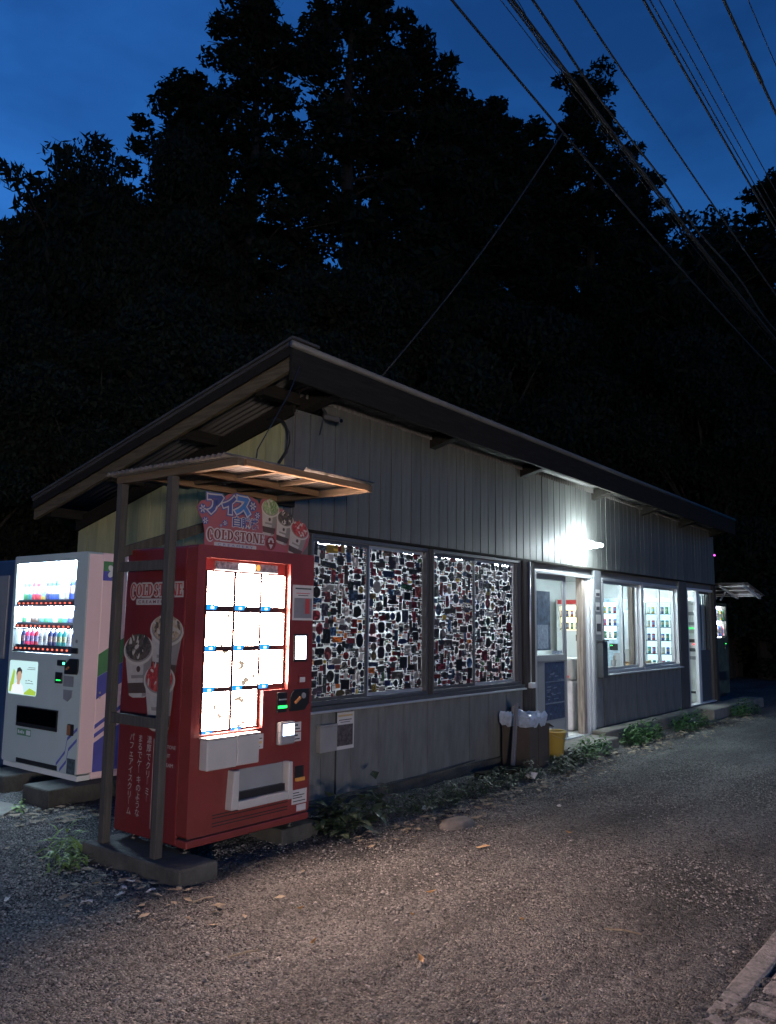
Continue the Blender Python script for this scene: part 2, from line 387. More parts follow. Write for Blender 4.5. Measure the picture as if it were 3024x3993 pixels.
# ================================================================== THE SHOP
X0, X1, YF, YB = 4.6, 15.4, 4.6, 7.7
SL = .247                                                     # roof falls towards the back
def rz(y): return 3.445-SL*(y-4.2)                             # underside of the roof sheets
shop = empty('roadside_shop', (X0, YF, 0), 'long low shop with grey board front, sticker-covered windows and sloping corrugated roof', 'shop')
mpF = FR(YF)
OPEN = [(4.80, 8.23, .82, 2.20), (8.56, 10.17, .10, 2.13), (10.46, 13.42, .84, 2.12), (13.86, 15.24, .17, 2.12)]
fw = MB(mat('wall_core', (.10, .10, .10), .8)).plate(mpF, [(X0, 0), (X1, 0), (X1, 3.20), (X0, 3.20)], [[(a, c), (b, c), (b, d), (a, d)] for a, b, c, d in OPEN], -.12, -.022).build('front_wall', shop)
# upper boards, one by one
W_ = .155; n = 70
ubm = [MB(m).box(-.0715, .0715, -.009, .009, 0, 1).mesh('board') for m in M_BOARDS]
def shx(x): return .0125*max(0, x-4.1)                       # the old roof sinks a little towards its far end
for i in range(n):
    x = X0+(X1-X0)*(i+.5)/n
    o = place('board', ubm[random.randrange(3)], fw, (x, YF-.009+random.uniform(-.0025, .0025), 2.229)); o.rotation_euler.y = random.uniform(-.0015, .0015); o.scale.z = (3.335 if x > 4.95 else 3.19)-shx(x)-2.229
def lower(xa, xb, z0, z1, wd):
    k = round((xb-xa)/wd); w = (xb-xa)/k; me = MB(M_LOWER).box(-w/2+.004, w/2-.004, -.008, .008, z0, z1).mesh('wall_panel')
    for i in range(k): place('wall_panel', me, fw, (xa+w*(i+.5), YF-.010+random.uniform(-.002, .002), 0))
lower(4.6, 8.25, .10, .765, .36); lower(10.44, 13.44, .17, .815, .375)
MB(M_CONC_D).box(4.58, 8.28, 4.555, 4.62, -.05, .098).build('foundation', shop, bevel=.01)
# trim over the openings, corner and posts
MB(M_DARKW).box(4.60, 15.40, 4.572, 4.599, 2.205, 2.228).build('head_trim', shop)
MB(mat('corner_trim_paint', (.09, .08, .07), .6)).box(4.575, 4.64, 4.570, 4.5905, .1, 3.16).build('corner_trim', shop)
pm = MB(M_DARKWZ); pm.box(8.262, 8.40, 4.565, 4.62, .10, 2.204); pm.box(8.425, 8.553, 4.58, 4.62, .10, 2.204); pm.build('wall_post', shop, bevel=.004)
MB(M_ALUL).tube([(8.41, 4.565, .80), (8.41, 4.565, 2.2)], .012, 8).build('conduit', shop, smooth=True)
MB(M_WHITEM).box(8.34, 8.43, 4.51, 4.56, .775, .835).build('junction_box', shop, bevel=.006)
MB(mat('pale_post_paint', (.13, .14, .15), .6, 0, .35, 4)).box(10.185, 10.40, 4.575, 4.62, .17, 2.204).build('wall_post', shop, bevel=.004)
cm = MB(mat('dark_rib_panel', (.075, .08, .085), .5, .3))
for i in range(6): cm.box(13.46+i*.065, 13.505+i*.065, 4.578, 4.62, .17, 2.204)
cm.build('ribbed_panel', shop)
MB(M_DARKWZ).box(15.255, 15.40, 4.575, 4.62, .10, 2.204).build('wall_post', shop, bevel=.004)
# gable wall of yellow boards
gw = MB(mat('gable_core', (.12, .12, .08), .8)).prism(SD(X0), [(YF+.03, 0), (YB, 0), (YB, rz(YB)-.18), (YF+.03, rz(YF)-.18)], -.10, -.022).build('gable_wall', shop)
k = 18; w = (YB-YF)/k
for i in range(k):
    ya, yb = YF+w*i+.004, YF+w*(i+1)-.004; dd = random.uniform(-.002, .002)
    MB(random.choice([M_YELLOW, M_YELLOW, M_YELLOW2])).prism(SD(X0), [(ya, .1), (yb, .1), (yb, rz(yb)-.17), (ya, rz(ya)-.17)], -.02+dd, -.002+dd).build('board', gw)
MB(M_DARKW).prism(SD(X0), [(YF, rz(YF)-.20), (YB, rz(YB)-.20), (YB, rz(YB)-.07), (YF, rz(YF)-.07)], .003, .035).build('gable_plate', shop)
# other walls, floor and ceiling of the inside
MB(M_INT).box(X0+.02, X1-.02, 7.58, 7.70, 0, 2.40).build('back_wall', shop)
MB(M_LOWER, M_INT).box(15.29, 15.398, 4.75, 7.575, 0, 2.9).build('end_wall', shop)
MB(M_INT).box(15.26, 15.288, 4.75, 7.575, .13, 2.34).build('inner_lining', shop)
MB(M_INT).box(4.705, 4.73, 4.75, 7.575, .13, 2.34).build('inner_lining', shop)
MB(M_INTF).box(X0+.11, 15.25, 4.66, 7.575, .02, .12).build('floor', shop)
MB(M_INT).box(4.735, 15.255, 4.73, 7.575, 2.345, 2.375).build('ceiling', shop)
# ------------- roof
roof_o = None
def corrugated(xa, xb, ya, yb, zf, pitch, amp, matl, name, parent, along='y', thick=.004, org=None):
    """sheet with waves across x, its length running along y; zf(y) gives the height"""
    s = max(8, int((xb-xa)/pitch*8)); mb = MB(matl); P = []
    for t in (0, thick):
        for j, y in enumerate((ya, (ya+yb)/2, yb)):
            for i in range(s+1):
                x = xa+(xb-xa)*i/s; P.append((x, y, zf(x, y)+amp*math.sin(2*math.pi*(x-xa)/pitch)+t))
    N = s+1; q = lambda t, j, i: t*3*N+j*N+i; F = []
    for j in range(2):
        for i in range(s):
            F.append((q(1, j, i), q(1, j, i+1), q(1, j+1, i+1), q(1, j+1, i))); F.append((q(0, j, i), q(0, j+1, i), q(0, j+1, i+1), q(0, j, i+1)))
    for i in range(s):
        F.append((q(0, 0, i), q(0, 0, i+1), q(1, 0, i+1), q(1, 0, i))); F.append((q(0, 2, i+1), q(0, 2, i), q(1, 2, i), q(1, 2, i+1)))
    mb.add(P, F); return mb.build(name, parent, recalc=False, smooth=True)
RX0, RX1, RY0, RY1 = 4.18, 15.42, 4.235, 7.82
# the roof sheets lie side by side
nsh = 14; wsh = (RX1-RX0)/nsh
roof = None
roof = MB(M_CORRD).prism(lambda u, v, w: (w, u, v), [(RY0-.01, rz(RY0)+.10), (RY1, rz(RY1)+.10), (RY1, rz(RY1)+.125), (RY0-.01, rz(RY0)+.125)], RX0-.03, RX1+.02).build('roof', shop)
for i in range(nsh):
    xa = RX0+i*wsh
    corrugated(xa-.02, xa+wsh+.02, RY0, RY1, (lambda k: lambda x, y: rz(y)+.012+.002*(k % 2))(i), .064, .009, M_ROOFS, 'roof_sheet', roof)
MB(M_DARKW).box(RX0-.03, RX1+.02, 4.198, 4.234, 3.262, 3.505).build('front_fascia', shop, bevel=.004)
MB(mat('roof_edge_metal', (.085, .082, .075), .6, .0, .25, 3)).tube([(RX0-.04, 4.205, 3.535), (RX1+.03, 4.205, 3.53)], .028, 10).build('roof_edge_roll', shop, smooth=True)
# barge board and trim on the gable side
MB(M_BARGE).prism(SD(RX0), [(4.238, rz(4.238)-.085), (RY1, rz(RY1)-.085), (RY1, rz(RY1)+.02), (4.238, rz(4.238)+.02)], -.035, .005).build('barge_board', shop, bevel=.004)
MB(M_DARKW).prism(SD(RX0), [(4.238, rz(4.238)+.024), (RY1, rz(RY1)+.024), (RY1, rz(RY1)+.092), (4.238, rz(4.238)+.092)], -.02, .02).build('barge_trim', shop)
MB(M_CORRD).prism(SD(RX0), [(4.19, rz(4.19)+.126), (RY1, rz(RY1)+.126), (RY1, rz(RY1)+.145), (4.19, rz(4.19)+.145)], -.25, .045).build('verge_flashing', shop)
# rafters over the front wall and purlins over the gable wall
for x in (4.75, 6.49, 8.29, 10.22, 11.94, 13.6, 15.2):
    MB(M_DARKW).prism(lambda u, v, w: (w, u, v), [(4.238, rz(4.238)-.13), (5.2, rz(5.2)-.13), (5.2, rz(5.2)-.004), (4.238, rz(4.238)-.004)], x-.05, x+.05).build('rafter', shop, bevel=.004)
for y in (4.62, 5.55, 6.6, 7.62):
    MB(M_DARKW).box(4.218, 4.62, y-.045, y+.045, rz(y)-.115, rz(y)-.018).build('purlin', shop, bevel=.004)
# closing sheet of corrugated metal between wall top and roof
s = MB(M_CORR); P = []; F = []
N = int((15.38-4.66)/.064*6)
for i in range(N+1):
    x = 4.66+(15.38-4.66)*i/N; yy = 4.56+.010*math.sin(2*math.pi*x/.064)
    P += [(x, yy, 3.30), (x, yy, 3.36)]
F = [(2*i, 2*i+2, 2*i+3, 2*i+1) for i in range(N)]
s.add(P, F); s.build('eave_closure', shop, recalc=False, smooth=True)
for o in [shop]+list(shop.children_recursive):
    if o.type == 'MESH' and o.name.split('.')[0] in ('roof', 'roof_sheet', 'front_fascia', 'roof_edge_roll', 'rafter', 'eave_closure'):
        for v in o.data.vertices: v.co.z -= shx(v.co.x+X0)

# ------------- windows with stickers
def obj_col_mat():
    m, n, l, b = new_mat('sticker_print'); b.inputs['Roughness'].default_value = .5
    oi = n.new('ShaderNodeObjectInfo'); t = n.new('ShaderNodeTexCoord')
    v = n.new('ShaderNodeTexVoronoi'); v.inputs['Scale'].default_value = 3.2; v.distance = 'CHEBYCHEV'
    ad = n.new('ShaderNodeVectorMath'); ad.operation = 'ADD'
    cx = n.new('ShaderNodeCombineXYZ'); mu = n.new('ShaderNodeMath'); mu.operation = 'MULTIPLY'; mu.inputs[1].default_value = 50
    l.new(oi.outputs['Random'], mu.inputs[0]); l.new(mu.outputs[0], cx.inputs[0]); l.new(mu.outputs[0], cx.inputs[2])
    l.new(t.outputs['Object'], ad.inputs[0]); l.new(cx.outputs[0], ad.inputs[1]); l.new(ad.outputs[0], v.inputs['Vector'])
    r = n.new('ShaderNodeValToRGB'); e = r.color_ramp.elements; e[0].position = .45; e[0].color = (.6, .6, .6, 1); e[1].position = .72; e[1].color = (2.0, 1.9, 1.8, 1); r.color_ramp.interpolation = 'CONSTANT'
    l.new(v.outputs['Color'], r.inputs[0])
    mx = n.new('ShaderNodeMix'); mx.data_type = 'RGBA'; mx.blend_type = 'MULTIPLY'; mx.inputs[0].default_value = 1; mx.clamp_result = True
    l.new(oi.outputs['Color'], mx.inputs[6]); l.new(r.outputs[0], mx.inputs[7])
    le = n.new('ShaderNodeVectorMath'); le.operation = 'ABSOLUTE'; l.new(t.outputs['Object'], le.inputs[0]); sp = n.new('ShaderNodeSeparateXYZ'); l.new(le.outputs[0], sp.inputs[0])
    mxx = n.new('ShaderNodeMath'); mxx.operation = 'MAXIMUM'; l.new(sp.outputs[0], mxx.inputs[0]); l.new(sp.outputs[2], mxx.inputs[1])
    gtn = n.new('ShaderNodeMath'); gtn.operation = 'GREATER_THAN'; gtn.inputs[1].default_value = .43; l.new(mxx.outputs[0], gtn.inputs[0])
    rn = n.new('ShaderNodeMath'); rn.operation = 'GREATER_THAN'; rn.inputs[1].default_value = .9; l.new(oi.outputs['Random'], rn.inputs[0])
    am = n.new('ShaderNodeMath'); am.operation = 'MULTIPLY'; l.new(gtn.outputs[0], am.inputs[0]); l.new(rn.outputs[0], am.inputs[1])
    bd = n.new('ShaderNodeMix'); bd.data_type = 'RGBA'; bd.inputs[7].default_value = (.42, .41, .40, 1); l.new(am.outputs[0], bd.inputs[0]); l.new(mx.outputs[2], bd.inputs[6]); mx = bd
    l.new(mx.outputs[2], b.inputs['Base Color'])
    tr = n.new('ShaderNodeBsdfTranslucent'); l.new(mx.outputs[2], tr.inputs[0]); ms = n.new('ShaderNodeMixShader'); ms.inputs[0].default_value = .35
    l.new(b.outputs[0], ms.inputs[1]); l.new(tr.outputs[0], ms.inputs[2]); l.new(ms.outputs[0], n['Material Output'].inputs[0])
    return m
def attr_col_mat():
    m, n, l, b = new_mat('small_sticker_print'); a = n.new('ShaderNodeVertexColor'); a.layer_name = 'Col'
    l.new(a.outputs[0], b.inputs['Base Color']); b.inputs['Roughness'].default_value = .5
    tr = n.new('ShaderNodeBsdfTranslucent'); l.new(a.outputs[0], tr.inputs[0]); ms = n.new('ShaderNodeMixShader'); ms.inputs[0].default_value = .35
    l.new(b.outputs[0], ms.inputs[1]); l.new(tr.outputs[0], ms.inputs[2]); l.new(ms.outputs[0], n['Material Output'].inputs[0])
    return m
M_STK = obj_col_mat(); M_STK2 = attr_col_mat()
IDM = lambda u, v, w: (u, -w, v)
ST_R = MB(M_STK).prism(IDM, [(-.5, -.5), (.5, -.5), (.5, .5), (-.5, .5)], 0, .5).mesh('sticker')
ST_C = MB(M_STK).prism(IDM, ell(0, 0, .5, .5, 14), 0, .5).mesh('sticker')
ST_RR = MB(M_STK).prism(IDM, rrect(-.5, .5, -.5, .5, .16, 2), 0, .5).mesh('sticker')
ST_W = MB(M_STK).prism(IDM, [(-.5, -.35), (-.1, -.5), (.45, -.3), (.5, .1), (.2, .5), (-.35, .4)], 0, .5).mesh('sticker')
def rcol():
    t = random.random()
    if t < .58: g = random.choice([random.uniform(.006, .03), random.uniform(.02, .09)]); return (g*random.uniform(.75, 1.35), g, g*random.uniform(.75, 1.5))
    if t < .75: return random.choice([(.14, .012, .012), (.20, .03, .04), (.10, .01, .02), (.16, .05, .05)])
    if t < .83: return random.choice([(.02, .03, .10), (.03, .07, .15), (.03, .05, .09)])
    if t < .865: return random.choice([(.45, .13, .02), (.35, .25, .04), (.22, .17, .05), (.12, .09, .04)])
    if t < .89: return random.choice([(.02, .07, .035), (.05, .11, .05)])
    return random.choice([(.35, .34, .33), (.25, .22, .2), (.5, .48, .46)])
STICK = []
def fill_stickers(x0, x1, z0, z1):
    g = .005; nx, nz_ = int((x1-x0)/g), int((z1-z0)/g); occ = np.zeros((nz_, nx), bool)
    for w, h, tries in [(.15, .06, 8), (.10, .10, 26), (.11, .048, 80), (.075, .075, 200), (.08, .042, 330), (.05, .06, 350), (.045, .045, 450)]:
        for _ in range(tries):
            ww = w*random.uniform(.8, 1.2); hh = h*random.uniform(.8, 1.2)
            if random.random() < .25: ww, hh = hh, ww
            a = random.randrange(1, max(2, nx-int(ww/g)-1)); b = random.randrange(1, max(2, nz_-int(hh/g)-1))
            i1, j1 = a+int(ww/g), b+int(hh/g)
            if i1 >= nx or j1 >= nz_ or occ[b:j1, a:i1].any(): continue
            pd = random.random() < .12; occ[b:j1+pd, a:i1+pd] = True
            r = ww/hh
            sh = ST_C if (.8 < r < 1.25 and random.random() < .45) else random.choice([ST_R, ST_R, ST_R, ST_RR, ST_W])
            STICK.append((ww*hh, x0+(a+i1)/2*g, z0+(b+j1)/2*g, ww*.985, hh*.985, sh, rcol(), random.gauss(0, .05)))
    free = np.argwhere(~occ); RNG.shuffle(free)
    for b, a in free:                                        # the gaps between are filled with smaller ones
        if occ[b, a]: continue
        mw, mh = random.randint(6, 13), random.randint(5, 11); i1 = a; j1 = b+1
        while i1 < nx-1 and i1-a < mw and not occ[b, i1]: i1 += 1
        while j1 < nz_-1 and j1-b < mh and not occ[j1, a:i1].any(): j1 += 1
        if i1-a < 3 or j1-b < 3: continue
        occ[b:j1, a:i1] = True; ww, hh = (i1-a)*g-.0035, (j1-b)*g-.0035; r = ww/hh
        sh = ST_C if (.8 < r < 1.25 and random.random() < .25) else random.choice([ST_R, ST_R, ST_RR])
        STICK.append((ww*hh, x0+(a+i1)/2*g, z0+(b+j1)/2*g, ww, hh, sh, rcol(), random.gauss(0, .03)))
def frame(mb, mp, x0, x1, z0, z1, t, w0, w1):
    mb.mbox(mp, x0, x1, z0, z0+t, w0, w1); mb.mbox(mp, x0, x1, z1-t, z1, w0, w1)
    mb.mbox(mp, x0, x0+t, z0+t, z1-t, w0, w1); mb.mbox(mp, x1-t, x1, z0+t, z1-t, w0, w1); return mb
wins = []
for (a, b, panes) in ((4.80, 6.43, [(4.84, 5.525), (5.60, 6.40)]), (6.50, 8.23, [(6.53, 7.26), (7.335, 8.13)])):
    fm = MB(M_ALU); frame(fm, mpF, a, b, .822, 2.198, .030, -.10, .022)
    if b > 8: fm.mbox(mpF, 8.165, b-.03, .857, 2.163, -.07, .012)
    wn_ = fm.build('window', shop, bevel=.003)
    for j, (pa, pb) in enumerate(panes):
        d = -.012-.026*j
        frame(MB(M_ALUL if j else M_ALU), mpF, pa-.028, pb+.028, .856, 2.164, .027, d-.012, d+.012).build('sash', wn_)
        MB(M_FROST).mbox(mpF, pa, pb, .886, 2.134, d-.002, d+.002).build('pane', wn_)
        k0 = len(STICK); fill_stickers(pa-.004, pb+.004, .876, 2.152)
        for q in range(k0, len(STICK)): STICK[q] = STICK[q]+(d+.0035, wn_)
MB(M_DARKWZ).box(6.432, 6.498, 4.57, 4.69, .82, 2.20).build('window_post', shop)
MB(M_ALUL).box(4.78, 8.25, 4.525, 4.60, .768, .785).build('window_sill', shop, bevel=.003)
MB(M_ALU).box(4.80, 8.23, 4.54, 4.60, .787, .819).build('sill_rail', shop)
STICK.sort(key=lambda t: -t[0])
for t in STICK[:300]:
    _, x, z, w, h, sh, c, rot, d, wn_ = t
    o = place('sticker', sh, wn_, (x, YF-d, z)); o.scale = (w, .003, h); o.color = c+(1,); o.rotation_euler.y = rot
mb = MB(M_STK2); cols = []
for t in STICK[300:]:
    _, x, z, w, h, sh, c, rot, d, _w = t
    poly = ell(x, z, w/2, h/2, 9) if sh is ST_C else [(x-w/2, z-h/2), (x+w/2, z-h/2), (x+w/2, z+h/2), (x-w/2, z+h/2)]
    n0 = len(mb.f); mb.prism(mpF, poly, d, d+.0015)
    for f in mb.f[n0:]: cols += list(c+(1,))*len(f)
so = mb.build('small_stickers', shop, recalc=False, kind='stuff'); ca = so.data.color_attributes.new('Col', 'FLOAT_COLOR', 'CORNER'); ca.data.foreach_set('color', cols)
# sliding door with its frame
df = MB(M_ALUL); df.mbox(mpF, 8.562, 10.168, 2.085, 2.128, -.10, .02); df.mbox(mpF, 8.562, 8.60, .10, 2.083, -.10, .02); df.mbox(mpF, 8.562, 10.168, .10, .118, -.10, .03)
df = df.build('door_frame', shop, bevel=.003)
dl = MB(M_GREYP); frame(dl, mpF, 8.64, 9.475, .12, 2.083, .055, -.07, -.035); dl.mbox(mpF, 8.695, 9.42, 1.05, 1.125, -.07, -.035); dl.mbox(mpF, 8.695, 9.42, .175, 1.05, -.06, -.045)
dl = dl.build('sliding_door', shop, bevel=.003)
MB(M_GLASS).mbox(mpF, 8.696, 9.419, 1.126, 2.027, -.055, -.050).build('pane', dl)
MB(M_ALUL).mbox(mpF, 9.38, 9.419, 1.126, 2.027, -.049, -.04).build('stile', dl)
M_BLUEP = mat('faded_blue_poster', (.02, .033, .075), .6, 0, .7, 22)
MB(M_BLUEP).mbox(mpF, 8.90, 9.405, .36, 1.035, -.0445, -.042).build('blue_poster', dl)
pt = MB(mat('poster_white_print', (.12, .14, .19), .7, 0, .4, 30))
for i in range(26):
    u = random.uniform(8.92, 9.3); v = random.uniform(.4, 1.0); pt.mbox(mpF, u, min(9.39, u+random.uniform(.03, .12)), v, v+random.uniform(.006, .016), -.0418, -.041)
pt.mbox(mpF, 8.905, 9.40, .80, .812, -.0418, -.041); pt.mbox(mpF, 8.905, 9.40, .545, .56, -.0418, -.041); pt.build('poster_print', dl)
MB(mat('blue_notice', (.09, .125, .18), .7, 0, .5, 14, trans=.3)).mbox(mpF, 8.71, 9.06, 1.18, 1.88, -.048, -.0455).build('notice_sheet', dl)
nt = MB(mat('pale_notice', (.22, .27, .33), .7, 0, .4, 25)); nt.mbox(mpF, 8.73, 9.0, 1.20, 1.48, -.045, -.044); nt.mbox(mpF, 9.10, 9.36, 1.13, 1.17, -.048, -.045); nt.build('notice_print', dl)
jb = MB(M_JAMB); jb.mbox(mpF, 9.865, 9.955, .119, 2.084, -.09, .0); jb.build('door_jamb', shop, bevel=.004)
jw = MB(M_WHITEM); jw.mbox(mpF, 9.962, 10.03, .119, 2.084, -.08, -.01); jw.mbox(mpF, 10.04, 10.10, .119, 2.084, -.06, .008); jw.mbox(mpF, 10.11, 10.165, .119, 2.084, -.05, .022); jw.build('door_track', shop, bevel=.003)
# right-hand windows
def clear_window(a, b, panes):
    fm = MB(M_ALUL); frame(fm, mpF, a, b, .842, 2.118, .04, -.10, .015); wn_ = fm.build('window', shop, bevel=.003)
    for j, (pa, pb) in enumerate(panes):
        d = -.02-.034*j; frame(MB(M_ALUL), mpF, pa-.035, pb+.035, .883, 2.077, .035, d-.013, d+.013).build('sash', wn_)
        MB(M_GLASS).mbox(mpF, pa, pb, .918, 2.042, d-.002, d+.002).build('pane', wn_)
clear_window(10.46, 11.88, [(10.54, 11.17), (11.22, 11.80)]); clear_window(11.90, 13.42, [(11.98, 12.62), (12.68, 13.34)])
MB(M_JAMB).box(11.80, 11.90, 4.705, 4.78, .85, 2.15).build('inner_post', shop)
MB(M_ALUL).box(10.43, 13.44, 4.53, 4.60, .818, .838).build('window_sill', shop, bevel=.003)
# far door
fd = MB(M_WHITEM); fd.mbox(mpF, 13.862, 15.238, 2.085, 2.118, -.1, .012); fd.mbox(mpF, 13.862, 13.90, .19, 2.083, -.1, .012); fd.mbox(mpF, 13.862, 15.238, .172, .188, -.1, .02)
fd = fd.build('door_frame', shop)
d2 = MB(M_WHITEM); d2.mbox(mpF, 14.42, 14.555, .19, 2.084, -.06, -.01); d2.build('door_stile', shop, bevel=.004)
d3 = MB(mat('dark_door_panel', (.06, .065, .07), .5)); frame(d3, mpF, 14.57, 15.23, .19, 2.084, .04, -.09, -.055); d3.mbox(mpF, 14.61, 15.19, .23, 1.065, -.08, -.06); d3 = d3.build('sliding_door', shop)
MB(M_GLASS).mbox(mpF, 14.61, 15.19, 1.066, 2.043, -.075, -.07).build('pane', d3)
cu = MB(mat('pale_curtain', (.55, .58, .60), .8, 0, .1, 4, trans=.3))
for i in range(5): cu.mbox(mpF, 14.63+i*.115, 14.70+i*.115, 1.08, 2.03, -.135-.01*(i % 2), -.125-.01*(i % 2))
cu.build('curtain', d3)
# concrete step pieces
for (a, b, y0, z1) in ((8.55, 9.95, 4.185, .115), (9.962, 13.7, 4.36, .165), (13.712, 16.7, 4.17, .165)):
    MB(M_CONC).box(a, b, y0, 4.553, -.05, z1).build('entrance_step', shop, bevel=.018)
# interior fluorescent fittings hang from the ceiling
tube_m = emit('tube_glow', (.76, .94, 1.0), 230)
tube_w = emit('tube_glow_stickers', (.92, .95, 1.0), 70)
for i, (x, y) in enumerate([(5.9, 5.6), (8.0, 5.6), (10.1, 5.7), (12.2, 5.6), (14.2, 5.6)]):
    t = empty('fluorescent_fitting', (x, y, 2.30), 'ceiling strip light over the sticker-covered windows' if i < 2 else 'ceiling strip light over the right-hand windows and doors', 'ceiling light', 'strip lights under the shop ceiling')
    MB(M_WHITEM).box(x-.62, x+.62, y-.05, y+.05, 2.30, 2.343).build('fitting_body', t)
    for s in (-1, 1): MB(tube_w if i < 2 else tube_m).tube([(x-.58, y+s*.03, 2.275), (x+.58, y+s*.03, 2.275)], .014, 8).build('tube', t, smooth=True)

# ================================================================== RED ICE CREAM MACHINE
RX, RXR, RY, RYB, RZ0, RZ1 = 3.235, 4.275, 4.05, 4.79, .15, 1.962
red = empty('ice_cream_vending_machine', ((RX+RXR)/2, 4.42, RZ0), 'red ice cream vending machine with glowing product panels under a timber canopy', 'vending machine')
MB(M_REDS).box(RX, RXR, 4.155, RYB, RZ0, RZ1-.004).build('cabinet', red, bevel=.012)
fR = FR(RY)
door = MB(M_RED).plate(lambda u, v, w: (u, RY+.10-w, v), rrect(RX, RXR, .205, RZ1, .02), [[(3.30, .80), (3.815, .80), (3.815, 1.037), (4.042, 1.037), (4.042, 1.883), (3.30, 1.883)]], 0, .10).build('door', red)
MB(M_RED).mbox(fR, RX, RXR, RZ0, .195, -.10, .0).build('kick_plate', red, bevel=.006)
MB(M_BLACK).mbox(fR, RX+.01, RXR-.01, .195, .205, -.09, -.02).build('door_gap', red)
# recess of the display
rc = MB(mat('recess_red', (.42, .05, .04), .4)); rc.mbox(fR, 3.29, 4.05, .79, 1.893, -.085, -.055); rc.build('display_recess', red)
# lit product cells
def cell_mat(name, col, s, spots):
    m, n, l, b = new_mat(name); t = n.new('ShaderNodeTexCoord')
    v = n.new('ShaderNodeTexVoronoi'); v.inputs['Scale'].default_value = 26; nn = n.new('ShaderNodeTexNoise'); nn.inputs['Scale'].default_value = 11; nn.inputs['Detail'].default_value = 3
    l.new(t.outputs['Object'], v.inputs['Vector']); l.new(t.outputs['Object'], nn.inputs['Vector'])
    r = n.new('ShaderNodeValToRGB'); e = r.color_ramp.elements; e[0].position = spots; e[0].color = (.0024, .0018, .0008, 1); e[1].position = spots+.03; e[1].color = tuple(col)+(1,)
    ad = n.new('ShaderNodeMath'); ad.operation = 'MULTIPLY_ADD'; ad.inputs[1].default_value = .25; l.new(v.outputs['Distance'], ad.inputs[0]); l.new(nn.outputs[0], ad.inputs[2])
    l.new(ad.outputs[0], r.inputs[0]); l.new(r.outputs[0], b.inputs['Emission Color']); b.inputs['Emission Strength'].default_value = s
    b.inputs['Base Color'].default_value = (.4, .4, .4, 1); return m
WARM = (1.0, .69, .56)
M_CELL = cell_mat('lit_cell', WARM, 172, .0); M_CELLP = cell_mat('lit_cell_picture', WARM, 130, .47)
M_TAG = emit('blue_price_tag', (.0, .33, .95), 1.25); M_TAGW = emit('price_number_glow', (.55, .9, 1), 2.5)
cx = [(3.345, 3.566), (3.577, 3.799), (3.805, 4.024)]; cz = [(1.586, 1.799), (1.332, 1.545), (1.076, 1.298), (.814, 1.046)]
for r in range(4):
    for c in range(3):
        if r == 3 and c == 2: continue
        a, b = cx[c]; z0, z1 = cz[r]; pic = (r, c) in ((1, 0), (2, 0), (2, 1), (3, 0), (3, 1))
        cell = MB(M_CELLP if pic else M_CELL).prism(fR, rrect(a, b, z0, z1, .008, 2), -.052, -.040).build('product_panel', red)
        tg = MB(M_TAG).prism(fR, [(a, z0+.006), (a+.088, z0+.006), (a+.072, z0-.026), (a, z0-.026)], -.037, -.028).build('price_tag', red)
        MB(M_TAGW).mbox(fR, a+.028, a+.055, z0-.021, z0-.005, -.0278, -.0268).build('price_number', tg)
M_MUL = mat('display_divider', (.035, .012, .010), .6)
for a, b in ((3.338, 3.347), (3.560, 3.5815), (3.7925, 3.8105), (4.022, 4.034)):
    MB(M_MUL).mbox(fR, a, b, 1.062 if a > 3.81 else .80, 1.806, -.0545, -.034).build('divider', red)
for z0_, z1_ in ((1.7995, 1.8085), (1.5455, 1.5855), (1.2985, 1.3315), (1.0465, 1.0755), (.80, .8135)):
    MB(M_MUL).mbox(fR, 3.3475, 4.0215 if z0_ > 1 else 3.792, z0_, z1_, -.0545, -.0375).build('divider', red)
hd = MB(mat('header_graphic', (.22, .22, .23), .4, 0, .8, 40)).mbox(fR, 3.414, 3.955, 1.818, 1.87, -.052, -.040).build('header_strip', red)
MB(emit('header_logo_glow', (1, .93, .85), 4)).prism(fR, rrect(3.60, 3.75, 1.823, 1.866, .015), -.0395, -.0385).build('header_logo', hd)
MB(emit('header_cone_glow', (1, .35, .06), 1.6)).prism(fR, ell(3.775, 1.845, .018, .021, 12), -.0395, -.0385).build('header_cone', hd)
MB(emit('header_edge_glow', (1, .9, .85), 3)).mbox(fR, 3.414, 3.955, 1.812, 1.817, -.052, -.038).build('header_light', hd)
# right column: poster, screen, bill slot, coin panel, reader, labels
po = MB(M_PAPER, M_INK, mat('poster_red_print', (.35, .05, .05), .6), mat('poster_grey', (.16, .16, .17), .6))
po.mbox(fR, 4.065, 4.27, 1.50, 1.745, .001, .002)
po.use(3).mbox(fR, 4.08, 4.257, 1.515, 1.655, .0022, .003); po.use(2).mbox(fR, 4.19, 4.235, 1.545, 1.65, .0032, .004); po.mbox(fR, 4.10, 4.235, 1.685, 1.69, .0022, .003); po.use(1).mbox(fR, 4.09, 4.25, 1.715, 1.725, .0022, .003); po.mbox(fR, 4.12, 4.22, 1.67, 1.675, .0022, .003)
po.build('poster', red)
sc_ = MB(M_BLACK).mbox(fR, 4.085, 4.22, 1.215, 1.405, .0, .008).build('touch_screen', red, bevel=.003)
MB(emit('screen_glow', (.92, .95, 1), 9)).mbox(fR, 4.10, 4.203, 1.233, 1.391, .0085, .0095).build('screen', sc_)
pl_ = MB(M_RED, M_PAPER).prism(fR, rrect(4.142, 4.242, 1.062, 1.125, .014), .0, .004); pl_.use(1).mbox(fR, 4.155, 4.205, 1.075, 1.11, .0042, .005); pl_.build('service_label', red)
bs = MB(M_BLACK).mbox(fR, 3.94, 4.03, .885, 1.018, -.005, .012).build('bill_slot', red, bevel=.004)
MB(emit('green_led', (.02, 1, .12), 3.5)).mbox(fR, 3.945, 4.025, .913, .930, .0125, .016).build('led', bs)
